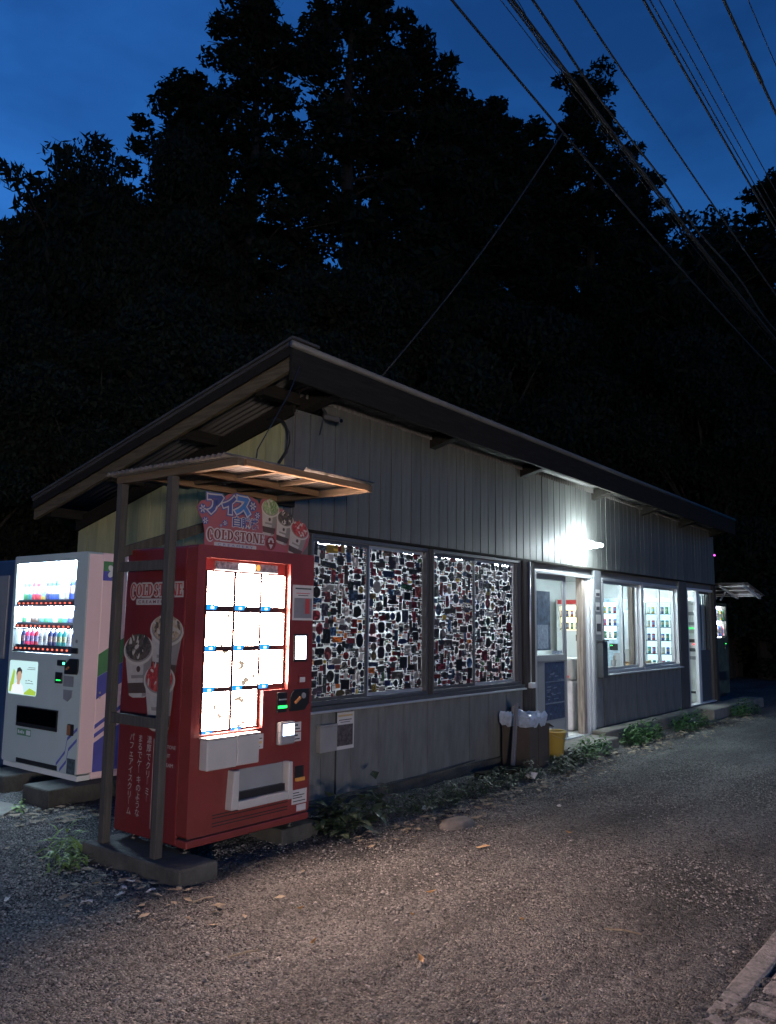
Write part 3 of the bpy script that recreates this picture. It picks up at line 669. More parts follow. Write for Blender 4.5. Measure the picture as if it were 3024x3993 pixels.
MB(M_GREYP).mbox(fR, 3.95, 4.02, .965, .975, .0125, .016).build('slot_lip', bs)
cp = MB(M_BLACK).prism(fR, [(4.065, .885), (4.20, .885), (4.25, .93), (4.25, 1.03), (4.10, 1.03), (4.065, .99)], -.004, .010).build('coin_panel', red, bevel=.004)
MB(mat('lever_brass', (.45, .20, .08), .4, .3)).bar((4.10, RY-.018, .94), (4.15, RY-.018, .975), .012, .016).build('return_lever', cp)
MB(M_GREYP).lathe((4.185, RY-.012, .985), [(.02, -.006), (.02, .0)], 14, 'y').build('coin_slot', cp)
cr = MB(M_GREYP).mbox(fR, 3.94, 4.085, .675, .825, .0, .045).build('card_reader', red, bevel=.012)
MB(emit('reader_glow', (.62, .74, 1), 5)).mbox(fR, 3.965, 4.07, .735, .81, .0452, .0465).build('screen', cr)
lb = MB(M_PAPER, M_INK); 
for z in (.68, .748): lb.use(0).mbox(fR, 4.095, 4.182, z, z+.06, .0, .0012); lb.use(1).mbox(fR, 4.105, 4.17, z+.012, z+.02, .0014, .002); lb.mbox(fR, 4.105, 4.15, z+.034, z+.046, .0014, .002)
lb.build('payment_label', red)
for a, b in ((3.305, 3.545), (3.556, 3.744)):
    bx_ = MB(M_PLASTW).mbox(fR, a, b, .595, .775, .0, .075 if a < 3.4 else .06).build('spoon_box', red, bevel=.008)
    MB(M_PLASTW).mbox(fR, a-.004, b+.004, .777, .787, .0, .082 if a < 3.4 else .066).build('lid', bx_, bevel=.003)
lb = MB(M_PAPER, M_INK, mat('label_ochre', (.5, .33, .12), .7)); lb.mbox(fR, 3.75, 3.83, .667, .762, .0, .0012); lb.use(1).mbox(fR, 3.76, 3.82, .73, .736, .0014, .002); lb.mbox(fR, 3.76, 3.80, .68, .686, .0014, .002); lb.use(2).mbox(fR, 3.76, 3.815, .70, .716, .0014, .002); lb.build('notice_label', red)
# pick-up hatch
ht = MB(M_PLASTW)
ht.prism(lambda u, v, w: (u, RY-w, v), [(3.525, .33), (3.585, .33), (3.585, .565), (3.54, .565)], -.01, .06)
ht.prism(fR, [(4.015, .322), (4.062, .322), (4.052, .565), (4.015, .565)], -.01, .06)
ht.mbox(fR, 3.585, 3.835, .325, .378, -.01, .06); ht.mbox(fR, 3.839, 4.015, .325, .378, -.01, .06)
ht = ht.build('pickup_hatch', red, bevel=.006)
MB(M_GREYP).mbox(fR, 3.586, 4.014, .379, .56, -.009, .004).build('flap', ht); MB(M_BLACK).mbox(fR, 3.59, 4.01, .38, .425, .0045, .03).build('tray', ht)
vt = MB(M_BLACK)
for z in (.312, .294, .264, .246): vt.mbox(fR, 3.425, 4.068, z-.0035, z+.0035, .0005, .0015)
vt.build('vent_slits', red)
ce = MB(M_BLACK).mbox(fR, 4.128, 4.212, .43, .515, .0, .006).build('coin_return', red); MB(mat('ochre_plastic', (.55, .26, .06), .5)).mbox(fR, 4.128, 4.214, .415, .44, .006, .02).build('return_cup', ce, bevel=.004)
lb = MB(M_PAPER, M_INK)
lb.mbox(fR, 4.108, 4.252, .265, .358, .0, .0012); lb.mbox(fR, 4.155, 4.245, .215, .257, .0, .0012)
for k, (z, w) in enumerate(((.335, .06), (.318, .11), (.302, .09), (.28, .12))): lb.use(1).mbox(fR, 4.118, 4.118+w, z, z+.006, .0014, .002)
lb.build('rating_labels', red)
for x in (RX+.08, RXR-.08):
    for y in (4.16, 4.68): MB(M_BLACK).lathe((x, y, .10), [(.03, 0), (.03, .012), (.014, .014), (.014, .055)], 10).build('foot', red)
# ---- prints on the left side
def serif_word(mb, mp, word, x, y, h, wd, w, fat=0.0):
    """slab-serif capitals in condensed poster style; fat widens every stroke for the outline"""
    adv = {'C': .74, 'O': .76, 'L': .62, 'D': .74, 'S': .60, 'T': .68, 'N': .78, 'E': .64, ' ': .12}
    tot = sum(adv[c] for c in word); kx = wd/tot; X = x; lay = [w]
    def nw(): lay[0] += .00005; return lay[0]
    def bx(a, b, c, d):
        w = nw(); mb.add([mp(p, q, w) for p, q in ((X+a*kx-fat, y+c*H-fat), (X+b*kx+fat, y+c*H-fat), (X+b*kx+fat, y+d*H+fat), (X+a*kx-fat, y+d*H+fat))], [(0, 1, 2, 3)])
    def ring(cx_, rx, a0, a1, t=.20, cy=.5, ry=.5, n=14):
        P = []; w = nw()
        for k in range(n+1):
            a = math.radians(a0+(a1-a0)*k/n); P.append((X+(cx_+rx*math.cos(a))*kx+fat*math.cos(a), y+(cy+ry*math.sin(a))*H+fat*math.sin(a)))
        for k in range(n, -1, -1):
            a = math.radians(a0+(a1-a0)*k/n); P.append((X+(cx_+(rx-t)*math.cos(a))*kx-fat*math.cos(a), y+(cy+(ry-.09)*math.sin(a))*H-fat*math.sin(a)))
        for k in range(n): mb.add([mp(*P[k], w), mp(*P[k+1], w), mp(*P[2*n-k], w), mp(*P[2*n+1-k], w)], [(0, 1, 2, 3)])
    for i, c in enumerate(word):
        H = h*(1.28 if i == 0 else 1.0); yy = y
        if i == 0: y = yy-h*.22
        if c == 'C': ring(.36, .34, 42, 318); bx(.56, .66, .60, .85)
        elif c == 'O': ring(.37, .35, 0, 360, n=18)
        elif c == 'L': bx(.12, .30, 0, 1); bx(.02, .40, .92, 1); bx(.02, .58, 0, .09); bx(.50, .58, .09, .30)
        elif c == 'D': bx(.12, .29, 0, 1); bx(.02, .34, 0, .08); bx(.02, .34, .92, 1); ring(.28, .42, -90, 90)
        elif c == 'S': ring(.29, .26, 20, 270, .17, .74, .26); ring(.29, .26, -160, 90, .17, .26, .26)
        elif c == 'T': bx(.25, .43, 0, 1); bx(.02, .66, .90, 1); bx(.14, .54, 0, .08); bx(.02, .09, .70, .9); bx(.59, .66, .70, .9)
        elif c == 'N':
            bx(.10, .20, 0, 1); bx(.58, .68, 0, 1); bx(.02, .28, 0, .07); bx(.50, .76, .93, 1); bx(.02, .2, .93, 1)
            w = nw(); P = [(X+.12*kx-fat, y+H), (X+.32*kx+fat, y+H), (X+.68*kx+fat, y), (X+.50*kx-fat, y)]; mb.add([mp(a, b, w) for a, b in P], [(0, 1, 2, 3)])
        elif c == 'E': bx(.12, .30, 0, 1); bx(.02, .56, .91, 1); bx(.02, .58, 0, .09); bx(.3, .46, .46, .55); bx(.5, .57, .09, .28); bx(.5, .56, .72, .91)
        y = yy; X += adv[c]*kx
M_CUP = mat('print_cup_white', (.33, .31, .29), .5, 0, .12, 25); M_CUPS = mat('print_cup_shade', (.18, .165, .155), .5); M_LBL = mat('print_label_dark', (.06, .04, .035), .5)
M_TOPD = mat('print_topping_chocolate', (.07, .055, .045), .6, 0, .7, 60); M_TOPR = mat('print_topping_berry', (.26, .03, .03), .5, 0, .6, 60); M_TOPG = mat('print_topping_green', (.20, .27, .14), .5, 0, .6, 60); M_TOPC = mat('print_topping_cream', (.30, .23, .15), .5, 0, .5, 60)
M_BITR = mat('print_bit_red', (.36, .07, .06), .5); M_BITD = mat('print_bit_dark', (.03, .028, .025), .5); M_BITL = mat('print_bit_light', (.38, .35, .31), .5)
def cup(mp, cx_, cy, w, h, tilt, top, bits, parent, lift=0, name='cup_print'):
    mb = MB(M_CUP, M_CUPS, M_LBL, top, bits, M_BITL); c, s = math.cos(tilt), math.sin(tilt)
    T = lambda u, v: (cx_+u*w*c-v*h*s, cy+u*w*s+v*h*c)
    def poly(P, k): 
        mb.use(k); poly.w += .0004; mb.add([mp(*T(u, v), poly.w) for u, v in P], [tuple(range(len(P)))])
    poly.w = .0012+lift
    poly([(-.48, .22), (-.33, -.46), (-.2, -.5), (.2, -.5), (.33, -.46), (.48, .22)], 0)
    poly([(.20, .2), (.12, -.49), (.33, -.46), (.48, .22)], 1)
    poly([(-.375, -.27), (-.335, -.43), (.335, -.43), (.375, -.27)], 2)
    poly(ell(0, -.06, .07, .05, 10), 2)
    poly([(-.25, -.15), (.25, -.15), (.24, -.20), (-.24, -.20)], 1)
    poly(ell(0, .24, .52, .24, 22), 5); poly(ell(0, .25, .47, .205, 22), 1); poly(ell(0, .28, .44, .21, 20), 3)
    rr = random.Random(int(cx_*1000))
    poly.w += .0004
    for k in range(34):
        a = rr.uniform(0, 6.28); q = rr.random()**.5; u, v = .40*q*math.cos(a), .30+.19*q*math.sin(a); sz = rr.uniform(.02, .06); ro = rr.uniform(0, 3.1)
        mb.use(4 if rr.random() < .62 else 5); mb.add([mp(*T(*p), poly.w+.0001*k) for p in ell(u, v, sz*1.4, sz*.6, 6, ro)], [tuple(range(6))])
    return mb.build(name, parent, recalc=False)
ST = lambda u, v, w: (RX-w, 4.79-u, v)             # side face, u runs from the back edge to the front edge
M_PW = mat('print_white', (.33, .315, .30), .5); M_PR = mat('print_maroon', (.10, .014, .016), .5); M_PRED = mat('print_red_letters', (.26, .02, .02), .5)
lg = MB(M_PW, M_PRED, M_PR)
lg.use(0); serif_word(lg, ST, 'COLD STONE', .062, 1.645, .078, .55, .0014, .011)
lg.use(0).prism(ST, rrect(.13, .48, 1.588, 1.628, .008), .0036, .0042)
lg.use(1); serif_word(lg, ST, 'COLD STONE', .062, 1.645, .078, .55, .0046)
lg.use(2); text(lg, ST, 'C R E A M E R Y', .155, 1.598, .05, .0046, .0008, width=.30, height=.019)
lg.build('side_logo', red, recalc=False)
cup(ST, .46, 1.33, .33, .40, -.06, M_TOPC, M_TOPD, red, .0); cup(ST, .195, 1.20, .31, .41, .07, M_TOPD, M_BITD, red, .006); cup(ST, .435, 1.015, .31, .42, .05, M_TOPR, M_BITR, red, .012)
sv = MB(M_PW)
for col, (tx, u) in enumerate((('濃厚でクリーミー', .315), ('まるでケーキのような', .222), ('パフェアイスクリーム', .132))):
    st = .055; z = .725
    for ch in tx:
        V, F = glyphs(ch, .052)
        if ch == 'ー':
            P = [ST(u+.022+(b-.02)*.5, z+.030-(a-.026), .0016) for a, b in V]; sv.add(P, F)
        else: sv.add([ST(u+a, z+b, .0016) for a, b in V], F)
        z -= st*(.92 if col else .95)
sv.mbox(ST, .385, .389, .215, .755, .0006, .0012)
for tx, z, w_ in (('COLD STONE', .708, .19), ('PARFAIT', .655, .14), ('ICE CREAM', .60, .17)): text(sv, ST, tx, .415, z, .03, .0016, width=w_, height=.022)
# heart, cup and cone outlines below the words
def outline(mb, mp, P, t, w):
    for i in range(len(P)-1):
        a, b = Vector(P[i]), Vector(P[i+1]); d = (b-a); nrm = Vector((-d.y, d.x)).normalized()*t/2
        mb.add([mp(*(a-nrm), w), mp(*(b-nrm), w), mp(*(b+nrm), w), mp(*(a+nrm), w)], [(0, 1, 2, 3)])
hp = [(.47+.034*(16*math.sin(t)**3)/16, .50+.032*(13*math.cos(t)-5*math.cos(2*t)-2*math.cos(3*t)-math.cos(4*t))/16) for t in [k*math.pi/12 for k in range(25)]]
outline(sv, ST, hp, .005, .0014); outline(sv, ST, ell(.47, .40, .03, .02, 16)+[(.50, .40)], .005, .0014); outline(sv, ST, [(.44, .31), (.455, .25), (.485, .25), (.50, .31), (.44, .31)], .005, .0014)
sv.build('side_lettering', red, recalc=False)
# ---- pink sign standing on top
fS = FR(4.2)
sign = empty('topper_sign', (3.85, 4.2, RZ1), 'pink cut-out sign with blue lettering and three dessert cups on top of the red machine', 'sign')
out = [(3.40, 1.962), (3.40, 2.07), (3.385, 2.13), (3.355, 2.165), (3.33, 2.215), (3.36, 2.26), (3.40, 2.272), (3.42, 2.31), (3.50, 2.325), (3.56, 2.316), (3.60, 2.336), (3.695, 2.345), (3.75, 2.33), (3.80, 2.336), (3.845, 2.32), (3.865, 2.30), (3.89, 2.335), (3.935, 2.345), (3.99, 2.335), (4.03, 2.295), (4.10, 2.285), (4.16, 2.255), (4.185, 2.218), (4.26, 2.213), (4.33, 2.18), (4.378, 2.12), (4.36, 2.05), (4.31, 1.995), (4.29, 1.962)]
MB(mat('sign_pink', (.25, .072, .09), .5, 0, .08, 4)).plate(fS, out, [], -.006, .0).build('panel', sign)
MB(M_PLASTW).box(4.27, 4.285, 4.207, 4.22, 1.962, 2.12).build('strut', sign)
M_SB = mat('sign_blue', (.035, .06, .22), .5); M_SW = mat('sign_white', (.33, .33, .345), .5); M_SBB = mat('sign_bright_blue', (.04, .14, .42), .5); M_SR = mat('sign_red_letter', (.13, .022, .022), .5)
lt = MB(M_SB, M_SW, M_SBB)
for i, (ch, u, v, ro) in enumerate((('ア', 3.425, 2.195, .05), ('イ', 3.545, 2.205, .02), ('ス', 3.655, 2.215, -.03))):
    for k, (ml, of) in enumerate(((0, .024), (1, .017), (0 if i < 2 else 2, .008))):
        lt.use(ml); text(lt, fS, ch, u, v, .13, .002+.0012*k+.0002*i, of, height=.105, rot=ro)
for k, (ml, of) in enumerate(((1, .0055), (0, .0012))):
    for j, ch in enumerate('自販機'): lt.use(ml); text(lt, fS, ch, 3.628+.079*j, 2.118, .075, .0065+.0012*k+.0002*j, of, width=.070, height=.068)
lt.build('blue_lettering', sign, recalc=False)
for (u, v, r) in ((3.375, 2.21, .034), (3.40, 2.135, .026), (3.805, 2.275, .036), (3.85, 2.215, .027), (3.565, 2.135, .022), (3.53, 2.115, .012)):
    fl = MB(M_SB, M_SW); fl.use(0); fl.add([fS(a, b, .0022) for a, b in ell(u, v, r, r, 12)], [tuple(range(12))]); fl.use(1)
    for k in range(6):
        a = k*math.pi/3; fl.add([fS(p, q, .003) for p, q in ell(u+r*.5*math.cos(a), v+r*.5*math.sin(a), r*.36, r*.17, 8, a)], [tuple(range(8))])
    fl.build('snowflake', sign, recalc=False)
cs = MB(M_SW, M_SR, M_SB); cs.use(0); serif_word(cs, fS, 'COLD STONE', 3.415, 2.022, .066, .505, .0022, .009)
cs.use(1); serif_word(cs, fS, 'COLD STONE', 3.415, 2.022, .066, .505, .0054)
cs.use(0).prism(fS, rrect(3.48, 3.85, 1.975, 2.003, .006), .0005, .0015); cs.use(2); text(cs, fS, 'C R E A M E R Y', 3.51, 1.981, .03, .0022, width=.31, height=.016)
cs.build('brand_lettering', sign, recalc=False)
em = MB(M_SR, M_SW); em.add([fS(a, b, .002) for a, b in ell(3.985, 2.035, .048, .05, 20)], [tuple(range(20))]); em.use(1)
em.add([fS(a, b, .003) for a, b in ((3.965, 2.025), (4.005, 2.025), (3.985, 1.992))], [(0, 1, 2)])
for k in range(7): a = math.pi*k/6; em.add([fS(p, q, .003) for p, q in ell(3.985+.02*math.cos(a), 2.043+.022*math.sin(a), .010, .007, 6, a)], [tuple(range(6))])
em.build('round_emblem', sign, recalc=False)
cup(fS, 3.965, 2.215, .165, .26, -.06, M_TOPG, mat('print_bit_green', (.10, .17, .07), .5), sign, .002); cup(fS, 4.10, 2.155, .165, .245, -.16, M_TOPD, M_BITD, sign, .008); cup(fS, 4.235, 2.085, .19, .26, -.26, M_TOPR, M_BITR, sign, .014)
# ---- concrete blocks below
for i, (a, b, c, d, h, lab) in enumerate(((3.055, 3.335, 3.87, 4.85, .102, 'long concrete block under the canopy posts and the red machine'), (4.08, 4.44, 4.10, 4.80, .10, 'concrete block under the red machine beside the leafy weeds'))):
    tag(MB(M_CONC_D).box(a, b, c, d, -.03, h).build('concrete_block', org=((a+b)/2, (c+d)/2, 0), bevel=.012), lab, 'block')

# ================================================================== CANOPY
cn = empty('timber_canopy', (3.13, 4.45, .10), 'timber canopy with corrugated sheet roof on two posts beside the red machine', 'canopy')
PX = 3.125
for y in (4.185, 4.72): MB(M_POST).box(PX-.027, PX+.027, y-.027, y+.027, .103, 2.383).build('post', cn, bevel=.004)
for z in (1.832, .872): MB(M_POST).box(PX-.014, PX+.014, 4.213, 4.692, z-.032, z+.032).build('rail', cn, bevel=.003)
zc = 2.405
MB(M_WOODY).box(PX-.025, PX+.025, 3.56, 4.76, zc-.022, zc+.024).build('side_beam', cn, bevel=.003)
MB(M_WOODY).box(4.275, 4.325, 3.56, 4.58, zc-.022, zc+.024).build('side_beam', cn, bevel=.003)
for y, dz in ((3.565, 0), (4.03, 0), (4.46, 0)): MB(M_WOODX).box(PX+.032, 4.268, y-.018, y+.018, zc-.018+dz, zc+.024+dz).build('cross_beam', cn, bevel=.003)
for x in (3.50, 3.88):
    MB(M_WOODY).box(x-.018, x+.018, 3.60, 4.005, zc+.0, zc+.024).build('short_joist', cn); MB(M_WOODY).box(x-.018, x+.018, 4.055, 4.435, zc+.0, zc+.024).build('short_joist', cn)
MB(M_POST).bar((PX+.03, 4.755, 1.93), (4.42, 4.755, 2.37), .03, .07).build('brace', cn, bevel=.003)
MB(M_DARKW).box(4.335, 4.57, 4.555, 4.60, zc-.02, zc+.04).build('wall_bracket', cn)
# corrugated sheets (waves across y)
def corr_y(xa, xb, ya, yb, z, pitch, amp, matl, name, parent, tilt=0):
    s = int((yb-ya)/pitch*8); P = []; F = []; N = s+1
    for t in (0, .003):
        for x in (xa, xb):
            for i in range(N): y = ya+(yb-ya)*i/s; P.append((x, y, z+tilt*(y-ya)+amp*math.sin(2*math.pi*i/8)+t))
    q = lambda t, j, i: t*2*N+j*N+i
    for i in range(s):
        F += [(q(1, 0, i), q(1, 1, i), q(1, 1, i+1), q(1, 0, i+1)), (q(0, 0, i), q(0, 0, i+1), q(0, 1, i+1), q(0, 1, i)), (q(0, 0, i), q(1, 0, i), q(1, 0, i+1), q(0, 0, i+1)), (q(0, 1, i), q(0, 1, i+1), q(1, 1, i+1), q(1, 1, i))]
    mb = MB(matl); mb.add(P, F); return mb.build(name, parent, recalc=False, smooth=True)
corr_y(3.04, 3.72, 3.60, 4.80, zc+.038, .050, .010, M_CORR, 'roof_sheet', cn); corr_y(3.68, 4.36, 3.56, 4.56, zc+.044, .050, .010, M_CORR, 'roof_sheet', cn)

# ================================================================== DRINKS MACHINE BY THE GABLE WALL
WX, WY0, WY1, WZ0, WZ1 = 3.91, 6.36, 7.60, .15, 2.067
wm = empty('drinks_vending_machine', (4.25, 6.98, WZ0), 'white drinks vending machine with lit bottle display and green and blue banded side', 'vending machine')
fW = SD(WX); TW = lambda u, v, w: (WX-w, WY1-u, v)            # u from the far edge to the near edge
MB(mat('machine_side_pink_light', (.80, .59, .60), .4, 0, .05, 2)).box(4.055, 4.575, WY0, WY1, WZ0, WZ1-.003).build('cabinet', wm, bevel=.01)  # white cabinet; the rosy light on its side is put into the colour
M_MACHD = mat('machine_door_grey', (.42, .49, .47), .38, 0, .05, 2)
MB(MATS['machine_side_pink_light']).box(3.922, 4.052, WY0-.003, WY0-.0005, .21, WZ1-.02).build('door_edge', wm)  # strip over the door edge, carrying the same painted rosy light
MB(M_MACHD).plate(lambda u, v, w: (4.05-w, u, v), rrect(WY0, WY1, .20, WZ1, .025), [rrect(6.535, 7.55, 1.18, 1.995, .02)], 0, .14).build('door', wm)
MB(M_MACHW).box(3.925, 4.05, WY0+.005, WY1-.005, WZ0, .194).build('base_rail', wm, bevel=.005)
COOL = (.64, .82, 1.0)
MB(emit('drinks_backlight', COOL, 26)).mbox(TW, .045, 1.07, 1.178, 1.998, -.139, -.130).build('display_back', wm)
for z in (1.992, 1.60, 1.40): MB(emit('drinks_led', COOL, 420) if z < 1.9 else emit('drinks_led_top', COOL, 1000)).mbox(TW, .06, 1.05, z-.006, z, -.045, -.02).build('led_strip', wm)
BT = {}
def bottle_mesh(kind, colr, key):
    if (kind, key) in BT: return BT[kind, key]
    mb = MB(mat('drink_'+key, colr, .3, 0, .25, 60, trans=.5), mat('cap_white', (.7, .7, .72), .4), mat('drink_label_'+key, tuple(min(.8, .25+c*.8) for c in colr[::-1]), .5, 0, .6, 90))
    if kind == 't': mb.lathe((0, 0, 0), [(.028, 0), (.030, .01), (.030, .05)], 10); mb.use(2).lathe((0, 0, 0), [(.0305, .05), (.0305, .12)], 10); mb.use(0).lathe((0, 0, 0), [(.030, .12), (.029, .15), (.014, .185), (.013, .195)], 10); mb.use(1).lathe((0, 0, 0), [(.0145, .195), (.0145, .212)], 10)
    elif kind == 's': mb.lathe((0, 0, 0), [(.026, 0), (.028, .008), (.028, .03)], 10); mb.use(2).lathe((0, 0, 0), [(.0285, .03), (.0285, .08)], 10); mb.use(0).lathe((0, 0, 0), [(.028, .08), (.026, .10), (.014, .125)], 10); mb.use(1).lathe((0, 0, 0), [(.015, .125), (.015, .14)], 10)
    else: mb.use(0).lathe((0, 0, 0), [(.026, 0), (.030, .006), (.030, .04)], 10); mb.use(2).lathe((0, 0, 0), [(.0303, .04), (.0303, .085)], 10); mb.use(0).lathe((0, 0, 0), [(.030, .085), (.030, .108), (.026, .116)], 10)
    BT[kind, key] = mb.mesh('bottle'); return BT[kind, key]
CLR_ = {'green': (.03, .22, .08), 'teal': (.03, .25, .25), 'blue': (.03, .10, .40), 'red': (.42, .03, .05), 'pink': (.55, .06, .16), 'brown': (.13, .06, .03), 'cream': (.55, .48, .35), 'white': (.6, .62, .65), 'yellow': (.6, .45, .06), 'navy': (.02, .03, .14)}
CLR = {k: tuple(min(.8, .10+1.25*c) for c in v) for k, v in CLR_.items()}
rows = [(1.668, 't', ['green', 'teal', 'red', 'red', 'yellow', 'navy', 'blue', 'blue', 'white', 'cream', 'blue', 'navy']), (1.462, 'c', ['green', 'white', 'brown', 'brown', 'teal', 'green', 'teal', 'cream', 'green', 'teal', 'navy', 'navy']), (1.258, 's', ['navy', 'pink', 'pink', 'red', 'white', 'white', 'navy', 'navy', 'teal', 'teal', 'white', 'blue'])]
LEDR = emit('button_glow', (1, .16, .08), 2.2)
for z, kd, cs_ in rows:
    sh = MB(M_SHELFG).mbox(TW, .05, 1.06, z-.022, z-.008, -.128, -.03).build('shelf', wm)
    bt_ = MB(M_SHELFG).mbox(TW, .065, 1.05, z-.062, z-.022, -.03, -.008).build('button_rail', wm)
    MB(M_SHELFG).mbox(TW, .05, 1.06, z-.072, z-.0625, -.05, -.004).build('rail_lip', bt_)
    for i, c in enumerate(cs_):
        kk = kd if not (kd == 't' and i in (4, 9)) else 's'
        u = .115+i*.0785; o = place('bottle', bottle_mesh(kk, CLR[c], c), wm, TW(u, z-.0075, -.075))
        MB(LEDR).mbox(TW, u-.012, u+.012, z-.048, z-.034, -.0078, -.005).build('button', bt_)
MB(M_GLASS).mbox(TW, .046, 1.069, 1.181, 1.994, -.012, -.009).build('display_cover', wm)
# lower front: lit poster of a person in a white shirt, coin gear, pick-up slot
pp = MB(emit('poster_backlight', (.62, .92, .95), .95), emit('poster_skin', (.72, .45, .30), .8), emit('poster_hair', (.06, .05, .05), .6), emit('poster_shirt', (.9, .95, 1), 1.0), emit('poster_green', (.5, .75, .08), .8), M_INK)
pp.prism(TW, rrect(.04, .535, .80, 1.103, .02), -.002, .003)
def pq(k, P, w): pp.use(k).add([TW(u, v, w) for u, v in P], [tuple(range(len(P)))])
pq(4, [(.30, .805), (.53, .805), (.53, .84), (.42, .865)], .0035); pq(4, [(.055, .82), (.12, .82), (.15, 1.0), (.12, 1.03), (.07, .9)], .0035)
pq(3, [(.09, .805), (.11, .88), (.18, .905), (.25, .905), (.30, .88), (.33, .805)], .004); pq(1, [(.195, .89), (.245, .89), (.245, .93), (.195, .93)], .0045)
pq(1, ell(.225, .968, .045, .055, 16), .005); pq(2, [(.175, .99), (.19, 1.035), (.235, 1.045), (.275, 1.02), (.272, .985), (.245, 1.01), (.20, 1.0), (.185, .96)], .0055)
pp.use(5)
[pp.mbox(TW, .34+.045*k, .372+.045*k, .925+.006*(k%2), .93+.006*(k%2), .0035, .004) or pp.mbox(TW, .352+.045*k, .358+.045*k, .92, .965, .0035, .004) or pp.mbox(TW, .342+.045*k, .37+.045*k, .95, .955, .0035, .004) for k in range(3)]; pp.mbox(TW, .36, .50, 1.03, 1.034, .0035, .004); pp.mbox(TW, .38, .50, 1.045, 1.049, .0035, .004); pp.mbox(TW, .34, .48, .905, .909, .0035, .004)
pp.build('lit_poster', wm, recalc=False)
cb = MB(M_BLACK).prism(TW, [(.99, 1.02), (1.18, 1.02), (1.195, 1.05), (1.195, 1.152), (1.06, 1.152), (.99, 1.10)], .0, .014).build('coin_panel', wm, bevel=.004)
MB(emit('green_led2', (.10, 1, .45), 4)).mbox(TW, .955, .985, 1.098, 1.118, .0085, .011).build('led', cb)
MB(mat('lever_brass', (.45, .2, .08), .4)).bar(TW(1.03, 1.06, .02), TW(1.07, 1.08, .02), .012, .014).build('return_lever', cb)
MB(M_BLACK).mbox(TW, .86, .99, 1.085, 1.135, .0, .008).build('display_window', wm)
db = MB(M_BLACK).mbox(TW, .845, .955, .935, 1.03, .0, .012).build('bill_slot', wm, bevel=.004); MB(emit('green_led3', (.02, 1, .15), 1.8)).mbox(TW, .87, .94, .958, .968, .0125, .015).build('led', db)
MB(M_GREYP).mbox(TW, .975, 1.13, .915, 1.005, .0, .005).build('label_plate', wm); MB(M_GREYP).prism(TW, [(.99, .81), (1.06, .79), (1.12, .83), (1.13, .89), (.985, .89)], .0, .008).build('lock_cover', wm, bevel=.004)
MB(M_GREYP).lathe((WX-.004, 6.455, 1.30), [(.016, -.004), (.016, .0)], 12, 'x').build('key_lock', wm)
MB(M_BLACK).mbox(TW, 1.075, 1.175, 1.195, 1.245, .0, .012).build('cup_button', wm, bevel=.006)
pk = MB(M_BLACK).mbox(TW, .225, .918, .525, .705, -.005, .006).build('pickup_slot', wm); MB(M_SMOKE).mbox(TW, .24, .90, .56, .695, .0065, .010).build('flap', pk)
rcp = MB(M_BLACK).prism(TW, rrect(1.08, 1.175, .515, .61, .012), .0, .006).build('coin_return', wm); MB(mat('rust_plastic', (.22, .09, .04), .5)).mbox(TW, 1.085, 1.13, .52, .60, .006, .012).build('return_cup', rcp)
gs = MB(mat('green_print', (.10, .24, .12), .6), M_MACHW); gs.mbox(TW, .25, .49, .445, .505, .0, .001); gs.use(1); [gs.mbox(TW, .265+.03*k, .285+.03*k, .462, .49-.008*(k%2), .001, .0015) for k in range(4)]; gs.mbox(TW, .41, .48, .455, .495, .001, .0015); gs.build('eco_label', wm, recalc=False)
MB(M_BLACK).mbox(TW, .265, .95, .208, .248, -.004, .002).build('floor_vent', wm)
M_NAVY = mat('stripe_blue', (.09, .095, .36), .5); M_GRN = mat('stripe_green', (.085, .23, .10), .5)
stp = MB(M_NAVY)
for dz in (0, -.075):
    P = [(.93, .245+dz*.3), (1.06, .36+dz), (1.085, .47+dz), (1.23, .565+dz)] if dz == 0 else [(.99, .205), (1.085, .285), (1.11, .385), (1.23, .475)]
    for i in range(3):
        a, b = P[i], P[i+1]; stp.prism(TW, [a, b, (b[0], b[1]+.028), (a[0], a[1]+.028)], .0006, .0012)
stp.build('front_stripes', wm)
MB(mat('dark_picture_label', (.05, .07, .08), .6, 0, .8, 30)).mbox(TW, 1.10, 1.225, .205, .33, .0014, .002).build('picture_label', wm)
# banded side facing the road
sd = FR(WY0)
def band(zl, zr, zl2, zr2, k): MB([M_NAVY, M_GRN][k]).prism(sd, [(4.06, zl2), (4.572, zr2), (4.572, zr), (4.06, zl)], .0005, .0012).build('side_band', wm)
side = MB(M_NAVY, M_GRN, M_MACHW)
g = .575
band(1.19, 1.19+.512*g, 1.0, 1.0+.512*.5, 1); band(.998, .998+.512*.5, .81, .81+.512*.55, 0)
band(.60, .60+.512*.62, .565, .565+.512*.62, 0); band(.525, .525+.512*.58, .49, .49+.512*.58, 0); band(.45, .45+.512*.58, .21, .21, 0)
side.use(1).prism(sd, [(4.06, 1.905), (4.26, 1.905), (4.26, 1.99), (4.06, 1.99)], .0005, .0012); side.use(0).prism(sd, [(4.06, 1.823), (4.26, 1.823), (4.26, 1.9045), (4.06, 1.9045)], .0005, .0012)
side.use(2)
for a in (45, 135, 225, 315):
    a = math.radians(a); side.add([sd(u, v, .0018) for u, v in ell(4.165+.042*math.cos(a), 1.905+.036*math.sin(a), .032, .024, 14, a)], [tuple(range(14))])
side.build('side_emblem', wm)
bo = MB(mat('bolt_brass', (.5, .42, .3), .4, .5))
for z in (.865, .825): bo.lathe((4.09, WY0-.004, z), [(.010, -.004), (.010, .0)], 10, 'y')
bo.build('side_bolts', wm)
